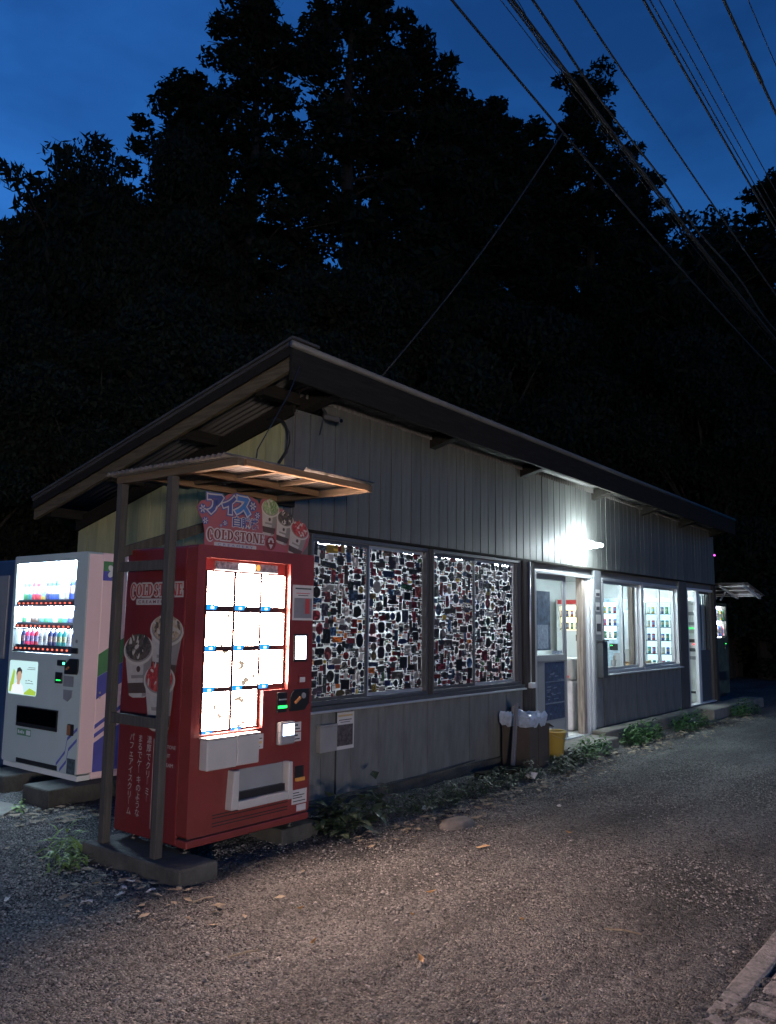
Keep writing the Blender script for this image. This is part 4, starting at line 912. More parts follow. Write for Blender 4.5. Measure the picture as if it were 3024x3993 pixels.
for (a, b, c, d, lab) in ((3.60, 4.56, 6.22, 6.62, 'concrete block under the near end of the white drinks machine'), (3.66, 4.56, 7.05, 7.50, 'concrete block under the far end of the white drinks machine')):
    tag(MB(M_CONC_D).box(a, b, c, d, -.03, .148).build('concrete_block', org=((a+b)/2, (c+d)/2, 0), bevel=.014), lab, 'block')
tag(MB(M_CONC).prism(lambda u, v, w: (u, v, w), [(2.55, 6.0), (3.2, 6.2), (3.5, 6.45), (3.45, 6.95), (2.6, 7.0)], -.02, .022).build('flat_slab', org=(3, 6.5, 0), bevel=.006), 'flat pale slab lying in the gravel before the white drinks machine', 'slab')
# unlit machine at the far end of the gable wall
um = empty('unlit_vending_machine', (4.3, 8.25, .0), 'dark blue unlit vending machine beyond the white drinks machine', 'vending machine')
MB(mat('dark_blue_paint', (.03, .06, .13), .4)).box(4.00, 4.60, 7.75, 8.75, .1, 2.05).build('cabinet', um, bevel=.012); MB(M_GREYP).box(3.985, 4.0, 7.85, 8.65, 1.1, 1.9).build('display_cover', um, bevel=.004); MB(M_BLACK).box(3.99, 4.0, 7.95, 8.5, .5, .72).build('pickup_slot', um); MB(M_BLACK).box(4.05, 4.55, 7.8, 8.7, .0, .1).build('plinth', um)

# ================================================================== OTHER MACHINES
def machine(name, label, cat, w, h, d, body, glow, nshelf, z0, z1, loc, rot, group=None, products=True, header=None, buttons=True):
    """vending machine built round the origin, front towards -y, then set in place"""
    t = empty(name, (0, 0, 0), label, cat, group); f = FR(0)
    MB(body).plate(lambda u, v, q: (u, .10-q, v), rrect(-w/2, w/2, .06, h, .02), [rrect(-w/2+.06, w/2-.06 if not buttons else w/2-.08, z0, z1, .02)], 0, .10).build('door', t)
    MB(body).box(-w/2, w/2, .102, d, .06, h-.003).build('cabinet', t, bevel=.008); MB(M_BLACK).box(-w/2+.03, w/2-.03, .05, d-.03, 0, .059).build('plinth', t)
    xa, xb = -w/2+.05, w/2-.07
    MB(glow).mbox(f, xa, xb, z0-.01, z1+.01, -.0995, -.09).build('display_back', t)
    for k in range(nshelf):
        z = z0+.03+(z1-z0)*k/nshelf; MB(M_SHELFG).mbox(f, xa+.012, xb-.012, z-.015, z, -.088, -.012).build('shelf', t)
        if products:
            n = max(4, int((xb-xa)/.085))
            for i in range(n):
                c = random.choice(list(CLR)); kk = 'c' if (z1-z0)/nshelf < .24 else 't'
                place('bottle', bottle_mesh(kk, CLR[c], c), t, (xa+.06+(xb-xa-.12)*i/(n-1), .05, z+.001))
    MB(M_GLASS).mbox(f, xa+.012, xb-.012, z0+.001, z1-.001, -.010, -.007).build('display_cover', t)
    if header: MB(header).mbox(f, -w/2+.03, w/2-.03, h-.10, h-.02, .0, .012).build('header_panel', t)
    cz_ = z0-.12
    cp_ = MB(M_BLACK).mbox(f, w/2-.22, w/2-.06, cz_-.08, cz_+.04, .0, .012).build('coin_panel', t, bevel=.004); MB(emit('green_led', (.02, 1, .12), 3.5)).mbox(f, w/2-.20, w/2-.16, cz_+.0, cz_+.015, .0125, .015).build('led', cp_)
    MB(M_BLACK).mbox(f, -w/2+.12, w/2-.2, .30, .46, .0, .006).build('pickup_slot', t)
    t.location = loc; t.rotation_euler.z = rot
    return t
G_INT = emit('inner_machine_glow', (.82, .94, 1), 4); G_INTW = emit('inner_machine_glow_warm', (1, .82, .42), 3.5); G_FRIDGE = emit('fridge_glow', (.66, .92, 1), 2.2); G_FAR = emit('far_machine_glow', (.88, .84, 1), 26); G_LOT = emit('added_lot_light', (1, .80, .74), 400)
mR = mat('red_header', (.5, .03, .03), .4); R90 = -math.pi/2
machine('vending_machine', 'red-topped vending machine with yellow lit display seen through the open sliding door', 'vending machine', .62, 1.85, .55, M_MACHW, G_INTW, 2, 1.25, 1.72, (14.62, 7.05, .12), R90, 'machines along the end wall inside the shop', header=mR)
machine('vending_machine', 'white vending machine with lit shelves and blue patterned front behind the windows', 'vending machine', .62, 1.85, .55, mat('pale_blue_body', (.45, .58, .66), .4, 0, .5, 8), G_INT, 3, 1.1, 1.78, (14.60, 6.37, .12), R90, 'machines along the end wall inside the shop')
fr = empty('white_fridge', (14.9, 5.86, .12), 'plain white upright cabinet between two lit machines inside', 'cabinet')
MB(M_WHITEM).box(14.66, 15.24, 5.70, 6.02, .14, 1.75).build('cabinet', fr, bevel=.012); MB(M_GREYP).box(14.64, 14.659, 5.74, 5.76, .9, 1.3).build('handle', fr)
machine('snack_machine', 'glass-front machine glowing with shelves of goods behind the right-hand window', 'vending machine', .66, 1.85, .55, M_MACHW, G_FRIDGE, 5, .60, 1.78, (14.60, 5.33, .12), R90, 'machines along the end wall inside the shop', buttons=False)
e_ = empty('ticket_machine', (15.1, 4.83, .12), 'white machine with coloured buttons standing just inside the far door', 'vending machine')
MB(M_MACHW).box(14.95, 15.25, 4.735, 4.99, .14, 1.86).build('cabinet', e_, bevel=.01); fE = lambda u, v, w: (14.95-w, 4.99-u, v)
for k, (z, c) in enumerate(((1.70, M_GREYP), (1.52, M_GREYP), (1.38, M_PAPER), (1.22, M_CARD), (1.06, M_BLACK), (.92, M_GREYP))): MB(c).mbox(fE, .03+.02*(k % 2), .20, z-.03, z+.03, .0, .008).build('button_panel', e_)
MB(emit('red_led', (1, .03, .03), 4)).mbox(fE, .12, .15, 1.15, 1.165, .0, .01).build('led', e_); MB(emit('green_led3', (.02, 1, .15), 1.8)).mbox(fE, .05, .15, 1.43, 1.45, .0, .01).build('led', e_); MB(M_INK).mbox(fE, .04, .14, .30, .34, .0, .004).build('label', e_)
for i, (x, b, lab) in enumerate(((8.7, M_MACHW, 'white machine with lit shelves along the back wall behind the sticker-covered glass'), (9.9, mat('navy_body', (.05, .07, .2), .4), 'navy machine with lit shelves along the back wall behind the sticker-covered glass'), (11.4, mat('dark_red_body', (.25, .03, .03), .4), 'dark red machine with lit shelves along the back wall behind the sticker-covered glass'))):
    machine('vending_machine', lab, 'vending machine', .95, 1.85, .6, b, G_INT, 3, 1.0, 1.75, (x, 6.95, .12), 0, 'machines along the back wall inside the shop')
# unseen machine added across the lot to throw rosy light on gable and front
machine('vending_machine', 'added unseen vending machine casting rosy light from across the lot', 'vending machine', 1.15, 1.83, .7, M_MACHW, G_LOT, 2, .75, 1.75, (-5.4, -7.2, 0), math.radians(141), products=False)
# far machine beyond the shop's end, with its own small roof
camo = mat('olive_camouflage', (.06, .07, .045), .5, 0, .9, 5)
machine('vending_machine', 'olive vending machine with two lit shelves beyond the far corner of the shop', 'vending machine', .78, 1.72, .65, camo, G_FAR, 2, 1.08, 1.66, (16.0, 4.68, .19), 0)
fc = empty('small_canopy', (15.4, 4.8, 2.2), 'small sloping metal canopy over the olive vending machine', 'canopy')
cz2 = lambda x: 2.20-.17*(x-15.42)
for y in (4.10, 4.5, 4.9, 5.3): MB(M_ALUL).bar((15.41, y, cz2(15.41)), (16.5, y, cz2(16.5)), .04, .04).build('rafter', fc)
for x in (15.6, 15.95, 16.3, 16.47): MB(M_ALUL).bar((x, 4.05, cz2(x)+.032), (x, 5.35, cz2(x)+.032), .04, .022).build('purlin', fc)
MB(M_CORR).add([(15.40, 4.02, cz2(15.4)+.05), (16.55, 4.02, cz2(16.55)+.05), (16.55, 5.4, cz2(16.55)+.05), (15.40, 5.4, cz2(15.4)+.05), (15.40, 4.02, cz2(15.4)+.056), (16.55, 4.02, cz2(16.55)+.056), (16.55, 5.4, cz2(16.55)+.056), (15.40, 5.4, cz2(15.4)+.056)], [(0, 3, 2, 1), (4, 5, 6, 7), (0, 1, 5, 4), (1, 2, 6, 5), (2, 3, 7, 6), (3, 0, 4, 7)]).build('sheet', fc)
for y in (4.5, 5.3): MB(M_ALUL).bar((15.41, y, 1.95), (15.75, y, cz2(15.75)-.02), .025, .025).build('brace', fc)
pl = empty('insect_lamp', (15.45, 4.6, 2.76), 'tiny purple lamp under the far eave', 'lamp'); MB(M_BLACK).box(15.402, 15.50, 4.58, 4.62, 2.785, 2.80).build('bracket', pl); MB(emit('violet_glow', (.9, .1, .8), 3)).lathe((15.46, 4.6, 2.755), [(.022, 0), (.03, .012), (.022, .03)], 10).build('bulb', pl)

# ================================================================== WALL LAMP
wl_ = empty('wall_lamp', (9.75, 4.57, 2.48), 'bright ring lamp on a bracket above the sliding door', 'lamp')
LX, LY, LZ = 9.75, 4.43, 2.50
MB(M_WHITEM).box(9.67, 9.73, 4.555, 4.575, 2.44, 2.60).build('wall_plate', wl_, bevel=.004); MB(M_WHITEM).tube([(9.70, 4.56, 2.57), (9.72, 4.50, 2.58), (LX, LY, 2.545)], .012, 8).build('arm', wl_, smooth=True)
MB(M_WHITEM).lathe((LX, LY, LZ), [(.05, .0), (.055, .01), (.05, .045), (.02, .05)], 20).build('hub', wl_, smooth=True)
for k in range(3): MB(M_WHITEM).bar((LX, LY, LZ+.02), (LX+.13*math.cos(k*2.09), LY+.13*math.sin(k*2.09), LZ-.005), .012, .008).build('spoke', wl_)
MB(emit('ring_tube_glow', (.82, .96, 1), 700)).tube([(LX+.15*math.cos(k*math.pi/12), LY+.15*math.sin(k*math.pi/12), LZ-.012) for k in range(25)], .016, 8).build('ring_tube', wl_, smooth=True)
MB(emit('lamp_core_glow', (.9, .97, 1), 60)).lathe((LX, LY, LZ-.055), [(.02, 0), (.035, .02), (.035, .055)], 12).build('starter', wl_, smooth=True)

# ================================================================== SMALL THINGS ON THE WALLS
def single(mb, name, org, label, cat, group=None, bevel=0, smooth=False, kind=None):
    return tag(mb.build(name, None, org, bevel=bevel, smooth=smooth), label, cat, group, kind)
sc2 = empty('security_camera', (4.85, 4.5, 3.15), 'small dark security camera under the eave at the shop corner', 'camera')
MB(M_CABLE).bar((4.81, 4.49, 3.155), (4.90, 4.39, 3.13), .05, .045).build('housing', sc2, bevel=.006); MB(M_BLACK).bar((4.83, 4.47, 3.18), (4.80, 4.53, 3.27), .02, .02).build('mount', sc2); MB(M_SMOKE).lathe((4.908, 4.378, 3.128), [(.016, 0), (.016, .01)], 10, 'y').build('lens', sc2); MB(M_BLACK).tube([(4.81, 4.49, 3.13), (4.80, 4.50, 3.06), (4.78, 4.50, 3.0)], .006, 6).build('antenna', sc2)
single(MB(M_CABLE).tube([(4.575, 4.90, 3.14), (4.565, 4.80, 3.14), (4.565, 4.70, 3.09), (4.56, 4.64, 3.0), (4.56, 4.63, 2.92), (4.56, 4.66, 2.84), (4.56, 4.74, 2.76), (4.57, 4.80, 2.6)], .013, 8), 'conduit_loop', (4.57, 4.8, 3.1), 'black cable looping down the yellow boards under the eave', 'cable', smooth=True)
single(MB(M_CABLE).tube([(4.143, 4.12, 3.34), (3.9, 3.97, 3.06), (3.6, 3.8, 2.78), (3.32, 3.64, 2.52), (3.25, 3.57, 2.45)], .004, 6), 'tie_wire', (4.143, 4.12, 3.34), 'thin wire from the roof corner down to the canopy', 'wire')
wp = MB(M_PAPER, mat('poster_dark_photo', (.06, .05, .05), .6, 0, .8, 30), M_INK, mat('ochre_print', (.35, .26, .12), .7)); f2 = FR(4.58)
wp.mbox(f2, 5.135, 5.362, .452, .748, .0, .002); wp.use(1).mbox(f2, 5.15, 5.347, .48, .65, .0022, .003); wp.use(2).mbox(f2, 5.17, 5.33, .685, .692, .0022, .003); wp.mbox(f2, 5.19, 5.31, .668, .673, .0022, .003); wp.use(3).mbox(f2, 5.16, 5.34, .715, .73, .0022, .003)
single(wp, 'wall_poster', (5.25, 4.58, .6), 'white paper poster with dark photo on the low wall panels', 'poster')
nb = MB(mat('dull_white_box', (.2, .2, .2), .6, 0, .1, 6)); nb.box(4.90, 5.10, 4.53, 4.58, .46, .66); nb.box(4.895, 5.105, 4.525, 4.58, .662, .675)
single(nb, 'leaflet_box', (5.0, 4.58, .46), 'dull white flat box fixed to the wall beside the red machine', 'box', bevel=.004)
single(MB(M_CABLE).tube([(5.125, 4.565, .76), (5.125, 4.565, .12), (5.16, 4.55, .07), (5.6, 4.545, .09), (6.4, 4.545, .10), (7.2, 4.55, .13)], .007, 6), 'wall_cable', (5.125, 4.565, .76), 'thin black cable down and along the foot of the wall', 'cable')
mbx = empty('mail_box', (10.3, 4.575, .76), 'grey metal mail box on the post right of the sliding door', 'mail box'); MB(mat('dark_grey_metal', (.05, .055, .06), .5)).box(10.22, 10.38, 4.49, 4.574, .80, 1.27).build('body', mbx, bevel=.01); MB(MATS['dark_grey_metal']).box(10.21, 10.39, 4.475, 4.574, 1.273, 1.29).build('lid', mbx); MB(M_BLACK).box(10.24, 10.36, 4.486, 4.4895, 1.19, 1.205).build('slot', mbx)
for i, (z, h_, w_) in enumerate(((1.36, .26, .15), (1.66, .12, .12), (1.85, .1, .13))):
    q = MB(M_PAPER, M_INK); q.mbox(FR(4.5745), 10.22, 10.22+w_, z, z+h_, .0, .002); q.use(1).mbox(FR(4.5745), 10.23, 10.21+w_, z+h_*.15, z+h_*.55, .0022, .003)
    single(q, 'small_notice', (10.28, 4.574, z), ['tall paper notice with dark picture above the mail box', 'middle paper notice on the post above the mail box', 'topmost paper notice on the post above the mail box'][i], 'notice')
# inside the door: recycling bin; goods on the window counter
rb = empty('recycling_bin', (10.18, 4.98, .12), 'white recycling bin with round hole inside the open door', 'bin')
MB(mat('bin_bag_white', (.62, .60, .62), .5, 0, .15, 9, .5, 14)).box(10.03, 10.38, 4.84, 5.16, .125, .76).build('bin_body', rb, bevel=.02); bh = MB(M_PLASTW).box(10.02, 10.39, 4.83, 5.17, .765, 1.05).build('hood', rb, bevel=.03)
MB(mat('hole_brown', (.24, .12, .05), .7)).lathe((10.018, 4.97, .95), [(.055, -.004), (.055, 0)], 18, 'x').build('hole', bh); MB(mat('red_label', (.6, .05, .06), .5)).box(10.012, 10.019, 4.88, 5.0, .795, .825).build('label', bh)
single(MB(M_JAMB).box(10.5, 13.4, 4.735, 5.02, .85, .885), 'window_counter', (12, 4.9, .85), 'narrow counter under the right-hand windows inside', 'counter')
for i, (x, y) in enumerate([(10.5+.1, 4.9), (13.3, 4.9)]): MB(M_JAMB).box(x-.02, x+.02, y-.02, y+.02, .12, .849).build('leg', bpy.data.objects['window_counter'])
single(MB(mat('red_can', (.55, .05, .05), .4)).lathe((11.05, 4.86, .886), [(.035, 0), (.038, .01), (.038, .12), (.03, .13)], 14), 'red_canister', (11.05, 4.86, .886), 'red canister on the counter behind the first clear window', 'canister', smooth=False)
cup_ = MB(M_PLASTW).lathe((11.38, 4.84, .886), [(.03, 0), (.042, .10), (.038, .10), (.028, .01)], 14); single(cup_, 'white_cup', (11.38, 4.84, .886), 'white cup holding chopsticks on the window counter', 'cup')
for k in range(5): MB(M_JAMB).bar((11.375+.004*k, 4.835+.004*(k % 3), .90), (11.36+.012*k, 4.82+.012*(k % 3), 1.05), .006, .006).build('chopstick', bpy.data.objects['white_cup'])
single(MB(M_PAPER).box(11.52, 11.66, 4.78, 4.90, .887, 1.08), 'white_carton', (11.6, 4.84, .886), 'white carton on the window counter beside the cup', 'carton', bevel=.004)
tb = MB(M_PAPER); tb.box(12.0, 12.36, 4.80, 4.81, .96, 1.12); tb.box(12.0, 12.01, 4.81, 4.95, .96, 1.12); tb.box(12.35, 12.36, 4.81, 4.95, .96, 1.12); tb.box(12.0, 12.36, 4.95, 4.96, .96, 1.12); tb.box(12.0, 12.36, 4.80, 4.96, .945, .959)
single(tb, 'open_paper_box', (12.2, 4.88, .945), 'open white paper box on the wooden tray by the window', 'box')
tr_ = MB(mat('tray_wood', (.48, .30, .14), .6, 0, .3, 10)); tr_.box(11.97, 12.6, 4.76, 5.0, .887, .905); tr_.box(11.97, 12.6, 4.755, 4.77, .905, .942); tr_.box(11.97, 12.6, 4.99, 5.005, .905, .942); single(tr_, 'wooden_tray', (12.3, 4.88, .886), 'light wooden tray under the white paper box on the counter', 'tray')

# ================================================================== RUBBISH BY THE DOOR
def cardboard(x0, x1, y0, y1, z0, z1, name, label):
    t = empty(name, ((x0+x1)/2, (y0+y1)/2, z0), label, 'box'); b = MB(M_CARD); th = .008
    b.box(x0, x1, y0, y0+th, z0, z1); b.box(x0, x1, y1-th, y1, z0, z1); b.box(x0, x0+th, y0+th, y1-th, z0, z1); b.box(x1-th, x1, y0+th, y1-th, z0, z1); b.box(x0+th, x1-th, y0+th, y1-th, z0, z0+th); b.build('carton', t)
    return t
c1 = cardboard(7.66, 7.98, 4.18, 4.50, .02, .50, 'cardboard_box', 'tall brown cardboard box lined with a crumpled plastic bag by the door')
MB(M_CARD).box(7.84, 7.88, 4.172, 4.179, .02, .5).build('tape_seam', c1)
c2 = cardboard(7.99, 8.13, 4.20, 4.46, .02, .44, 'cardboard_box', 'smaller brown cardboard box between the bag-lined box and the yellow bucket')
MB(M_CARD).add([(8.13, 4.2, .44), (8.18, 4.16, .40), (8.18, 4.44, .40), (8.13, 4.46, .44)], [(0, 1, 2, 3)]).build('flap', c2)
bagm = mat('clear_plastic_bag', (.50, .56, .66), .25, 0, .2, 20, .6, 30, trans=.35)
P = []; N = 40
for j, (r_, z_) in enumerate(((1.0, .44), (1.08, .475), (1.12, .53), (1.02, .56), (.86, .545), (.7, .50), (.35, .46), (.05, .45))):
    for k in range(N):
        a = 2*math.pi*k/N; c, s = math.cos(a), math.sin(a); m_ = max(abs(c), abs(s)); jr = random.uniform(-.03, .03)
        P.append((7.82+.168*(r_+jr)*c/m_, 4.34+.165*(r_+jr)*s/m_, z_+random.uniform(-.02, .025)))
bg_ = MB(bagm).add(P, [(j*N+k, j*N+(k+1) % N, (j+1)*N+(k+1) % N, (j+1)*N+k) for j in range(7) for k in range(N)])
tag(bg_.build('plastic_bag', None, (7.82, 4.34, .44), recalc=False, smooth=False), 'crumpled clear plastic bag folded over the tall cardboard box', 'bag')
bk = empty('yellow_bucket', (8.52, 4.36, .115), 'yellow plastic bucket standing against the sliding door', 'bucket')
BKX, BKY, BKZ = 8.44, 4.30, .06
MB(mat('yellow_plastic', (.36, .25, .05), .4, 0, .1, 5)).lathe((BKX, BKY, BKZ), [(.095, 0), (.10, .01), (.125, .24), (.138, .25), (.142, .262), (.132, .268), (.122, .26), (.095, .015)], 24).build('bucket_shell', bk, smooth=True)
MB(M_GREYP).tube([(BKX-.13, BKY, BKZ+.25), (BKX-.10, BKY-.10, BKZ+.21), (BKX, BKY-.145, BKZ+.18), (BKX+.10, BKY-.10, BKZ+.21), (BKX+.13, BKY, BKZ+.25)], .003, 6).build('handle', bk)
single(MB(M_PAPER).add([(8.14, 4.20, .42), (8.25, 4.18, .33), (8.30, 4.24, .35), (8.19, 4.26, .44), (8.14, 4.21, .43), (8.25, 4.19, .34), (8.30, 4.25, .36), (8.19, 4.27, .45)], [(0, 1, 2, 3), (7, 6, 5, 4), (0, 4, 5, 1), (1, 5, 6, 2), (2, 6, 7, 3), (3, 7, 4, 0)]), 'white_tub', (8.36, 4.24, .36), 'small white paper tub tipped over the yellow bucket', 'tub')
single(MB(mat('grey_pipe', (.17, .17, .19), .5, .3)).bar((7.50, 4.29, .0), (7.615, 4.30, .68), .032, .032), 'leaning_rod', (7.50, 4.29, 0), 'square grey rod leaning on the tall cardboard box', 'rod')
single(MB(M_JAMB).bar((7.86, 4.46, .3), (7.84, 4.47, .62), .035, .02), 'wood_stick', (7.93, 4.46, .3), 'pale wooden slat sticking out of the bag-lined box', 'slat')
single(MB(M_CARD).box(7.90, 8.06, 4.51, 4.545, .10, .60), 'upright_carton', (8.05, 4.51, .10), 'flat brown carton standing against the dark post behind the boxes', 'carton')
single(MB(M_DARKW).bar((6.95, 4.33, .04), (7.5, 4.22, .05), .16, .04), 'dark_plank', (7.2, 4.28, .04), 'dark plank lying before the tall cardboard box', 'plank')

# ================================================================== WEEDS, LITTER
def weed(name, label, x, y, r, n, size, matl, group, up=.8, z=0.0, seed=0, cat='plant', thin=.42):
    R_ = random.Random(seed); mb = MB(matl)
    for k in range(n):
        a = R_.uniform(0, 6.283); q = r*R_.random()**.6; bx, by = x+q*math.cos(a)*.85, y+q*math.sin(a)*.6; hgt = R_.uniform(.02, up*.28)*(1.15-q/r*.7)
        d = R_.uniform(0, 6.283); L = size*R_.uniform(.6, 1.25); tl = R_.uniform(-.5, .7); w = L*thin
        dv = Vector((math.cos(d)*math.cos(tl), math.sin(d)*math.cos(tl), math.sin(tl))); sv_ = Vector((-math.sin(d), math.cos(d), R_.uniform(-.3, .3))).normalized()*w/2
        p0 = Vector((bx, by, z+hgt)); p1 = p0+dv*L*.45; p2 = p0+dv*L+Vector((0, 0, -L*.25))
        mb.add([p0, p1-sv_, p2, p1+sv_, p1+Vector((0, 0, -w*.12))], [(0, 1, 4), (0, 4, 3), (1, 2, 4), (4, 2, 3)])
        if k % 3 == 0: mb.add([(bx, by, z-.01), (bx+.004, by, z-.01), p0], [(0, 1, 2)])
    return tag(mb.build(name, None, (x, y, z), recalc=False), label, cat, group)
gW = 'green weeds along the concrete step'
for i, (x, y, r, n) in enumerate(((8.75, 4.08, .22, 90), (9.15, 4.06, .18, 70), (10.2, 4.12, .24, 110), (10.6, 4.16, .26, 120), (11.05, 4.16, .22, 90), (12.1, 4.12, .3, 110), (12.7, 4.10, .32, 120), (14.6, 4.02, .26, 110), (15.2, 4.02, .26, 110))):
    weed('weed_plant', 'bright green leafy weed at the foot of the entrance step', x, y, r, int(n*1.7), .075, M_LEAF, gW, 1.0, 0, 50+i)
for i, (x, y, r, n) in enumerate(((8.35, 4.02, .20, 80), (7.9, 3.95, .20, 80), (7.3, 3.98, .2, 80), (6.8, 4.02, .26, 90), (6.3, 4.0, .26, 90), (5.85, 3.98, .24, 80), (5.45, 4.0, .22, 70))):
    weed('weed_plant', 'dark low weed along the foot of the wall under the sticker-covered windows', x, y, r, int(n*2), .065, M_LEAFD, 'dark weeds along the wall', .7, 0, 80+i)
for i, (x, y, r, n, s_) in enumerate(((4.62, 4.12, .22, 46, .17), (4.85, 4.05, .2, 44, .15), (4.55, 3.95, .18, 40, .13), (5.1, 4.1, .2, 44, .13), (4.40, 3.98, .14, 30, .10))):
    weed('broadleaf_weed', 'broad-leaved weed beside the red machine and its concrete block', x, y, r, n, s_, M_LEAFD, 'broad-leaved weeds beside the red machine', 1.0, 0, 120+i, thin=.5)
gt = weed('grass_tuft', 'bright grass tuft at the foot of the rear canopy post', 3.02, 4.98, .13, 60, .16, M_GRASS, None, .6, 0, 5, 'grass', .14)
weed('grass_tuft', 'yellowish grass clump spreading on the gravel by the long concrete block', 2.90, 4.75, .16, 70, .09, M_GRASS, None, .3, 0, 6, 'grass', .18)
weed('small_weed', 'small yellow-green weed by the block under the white drinks machine', 3.42, 6.33, .06, 12, .07, M_GRASS, None, .4, 0, 8, 'plant', .5)
def litter(n):
    mb = MB(M_DRY)
    for k in range(n):
        t = random.random()
        if t < .45: x, y = random.uniform(8.6, 15), 4.05-abs(random.gauss(0, .22))
        elif t < .75: x, y = random.uniform(4.4, 8.6), 3.85-abs(random.gauss(0, .2))
        elif t < .88: x, y = random.gauss(3.0, .25), random.gauss(4.3, .5)
        else: x, y = random.gauss(3.5, .2), random.uniform(5.7, 6.3)
        L = random.uniform(.02, .05); a = random.uniform(0, 6.28); c, s = math.cos(a)*L, math.sin(a)*L; z = .012+random.uniform(0, .01)
        mb.add([(x-c, y-s, z), (x+s*.4, y-c*.4, z+random.uniform(-.004, .012)), (x+c, y+s, z+random.uniform(0, .01)), (x-s*.4, y+c*.4, z+random.uniform(-.004, .012))], [(0, 1, 2), (0, 2, 3)])
    tag(mb.build('leaf_litter', recalc=False), 'dry leaf litter strewn along the foot of the shop', 'leaf litter', kind='stuff')
litter(900)
for i, (x, y) in enumerate(((3.853, 2.156), (3.122, 2.255), (2.963, 2.757), (3.25, 3.12), (3.55, 2.62), (3.9, 2.75), (5.6, 2.75))):
    a = random.uniform(0, 6.28); L = random.uniform(.022, .034); c, s = math.cos(a)*L, math.sin(a)*L
    mb = MB(M_YLEAF).add([(x-c, y-s, .02), (x+s*.5, y-c*.5, .028), (x+c, y+s, .036), (x-s*.5, y+c*.5, .024), (x, y, .015)], [(0, 1, 4), (1, 2, 4), (2, 3, 4), (3, 0, 4)])
    tag(mb.build('fallen_leaf', None, (x, y, .02), recalc=False), 'small yellow leaf fallen on the open gravel', 'leaf', 'yellow leaves on the gravel')
def scrap(x, y, L, Wd, a, m_, name, lab, cat, bumpy=.012, z=.016):
    c, s = math.cos(a), math.sin(a); P = []; nx_, ny_ = 4, 3
    for j in range(ny_):
        for i in range(nx_):
            u, v = (i/(nx_-1)-.5)*L, (j/(ny_-1)-.5)*Wd; P.append((x+u*c-v*s, y+u*s+v*c, z+random.uniform(0, bumpy)))
    F = [(j*nx_+i, j*nx_+i+1, (j+1)*nx_+i+1, (j+1)*nx_+i) for j in range(ny_-1) for i in range(nx_-1)]
    P2 = [(p[0], p[1], p[2]-.003) for p in P]; n_ = len(P); F2 = [tuple(n_+k for k in reversed(f)) for f in F]
    rim = [0, 1, 2, 3, 7, 11, 10, 9, 8, 4]; F3 = [(rim[k], n_+rim[k], n_+rim[(k+1) % 10], rim[(k+1) % 10]) for k in range(10)]
    tag(MB(m_).add(P+P2, F+F2+F3).build(name, None, (x, y, z)), lab, cat)
scrap(5.568, 3.959, .15, .06, .1, M_PAPER, 'paper_scrap', 'crumpled white wrapper by the dark weeds under the windows', 'wrapper', .03)
scrap(7.249, 3.95, .12, .09, 1.2, M_PAPER, 'paper_scrap', 'torn white paper standing by the weeds before the cardboard boxes', 'paper', .07)
scrap(6.35, 3.2, .05, .03, .3, M_PAPER, 'paper_scrap', 'tiny white scrap alone on the gravel before the windows', 'paper')
scrap(4.899, 3.032, .10, .035, -.2, mat('wood_chip', (.45, .28, .14), .8), 'wood_chip', 'flat pale wood chip on the gravel before the flat stone', 'wood chip', .004)
for i, (x, y, a, L) in enumerate(((2.93, 3.95, .4, .07), (2.86, 4.1, 1.1, .06), (2.95, 4.18, 2.0, .07), (2.78, 4.02, .2, .05), (2.60, 4.05, 2.4, .06), (2.35, 4.4, .9, .05))):
    scrap(x, y, L, .022, a, M_PAPER, 'paper_bit', 'small torn white bit beside the long concrete block', 'paper'); bpy.data.objects[[o.name for o in bpy.data.objects if o.name.startswith('paper_bit')][-1]]['group'] = 'torn white bits by the block'
st = MB(mat('flat_stone', (.09, .085, .08), .85, 0, .3, 12, .3, 40)); N = 18; P = []
for j, (r_, z_) in enumerate(((1, -.02), (.97, .02), (.8, .045), (.45, .058))):
    for k in range(N):
        a = 2*math.pi*k/N; P.append((5.30+.17*r_*math.cos(a)*(1+.08*math.sin(3*a)), 3.50+.11*r_*math.sin(a)*(1+.1*math.cos(2*a)), z_))
st.add(P, [(j*N+k, j*N+(k+1) % N, (j+1)*N+(k+1) % N, (j+1)*N+k) for j in range(3) for k in range(N)]+[tuple(range(3*N, 4*N))])
single(st, 'flat_stone', (5.3, 3.5, 0), 'smooth flat stone half sunk in the gravel before the windows', 'stone', smooth=True)
for i, (p, q, lab) in enumerate((((2.60, 2.93, .018), (2.74, 2.87, .022), 'short straw-coloured twig on the gravel before the red machine'), ((2.95, 3.62, .018), (3.08, 3.60, .02), 'thin pale twig by the corner of the long concrete block'), ((4.05, 1.62, .018), (4.0, 1.78, .02), 'thin dry stalk on the gravel near the kerb stones'))):
    single(MB(M_DRY).tube([p, ((p[0]+q[0])/2+.008, (p[1]+q[1])/2, .024), q], .0045, 5), 'twig', p, lab, 'twig')

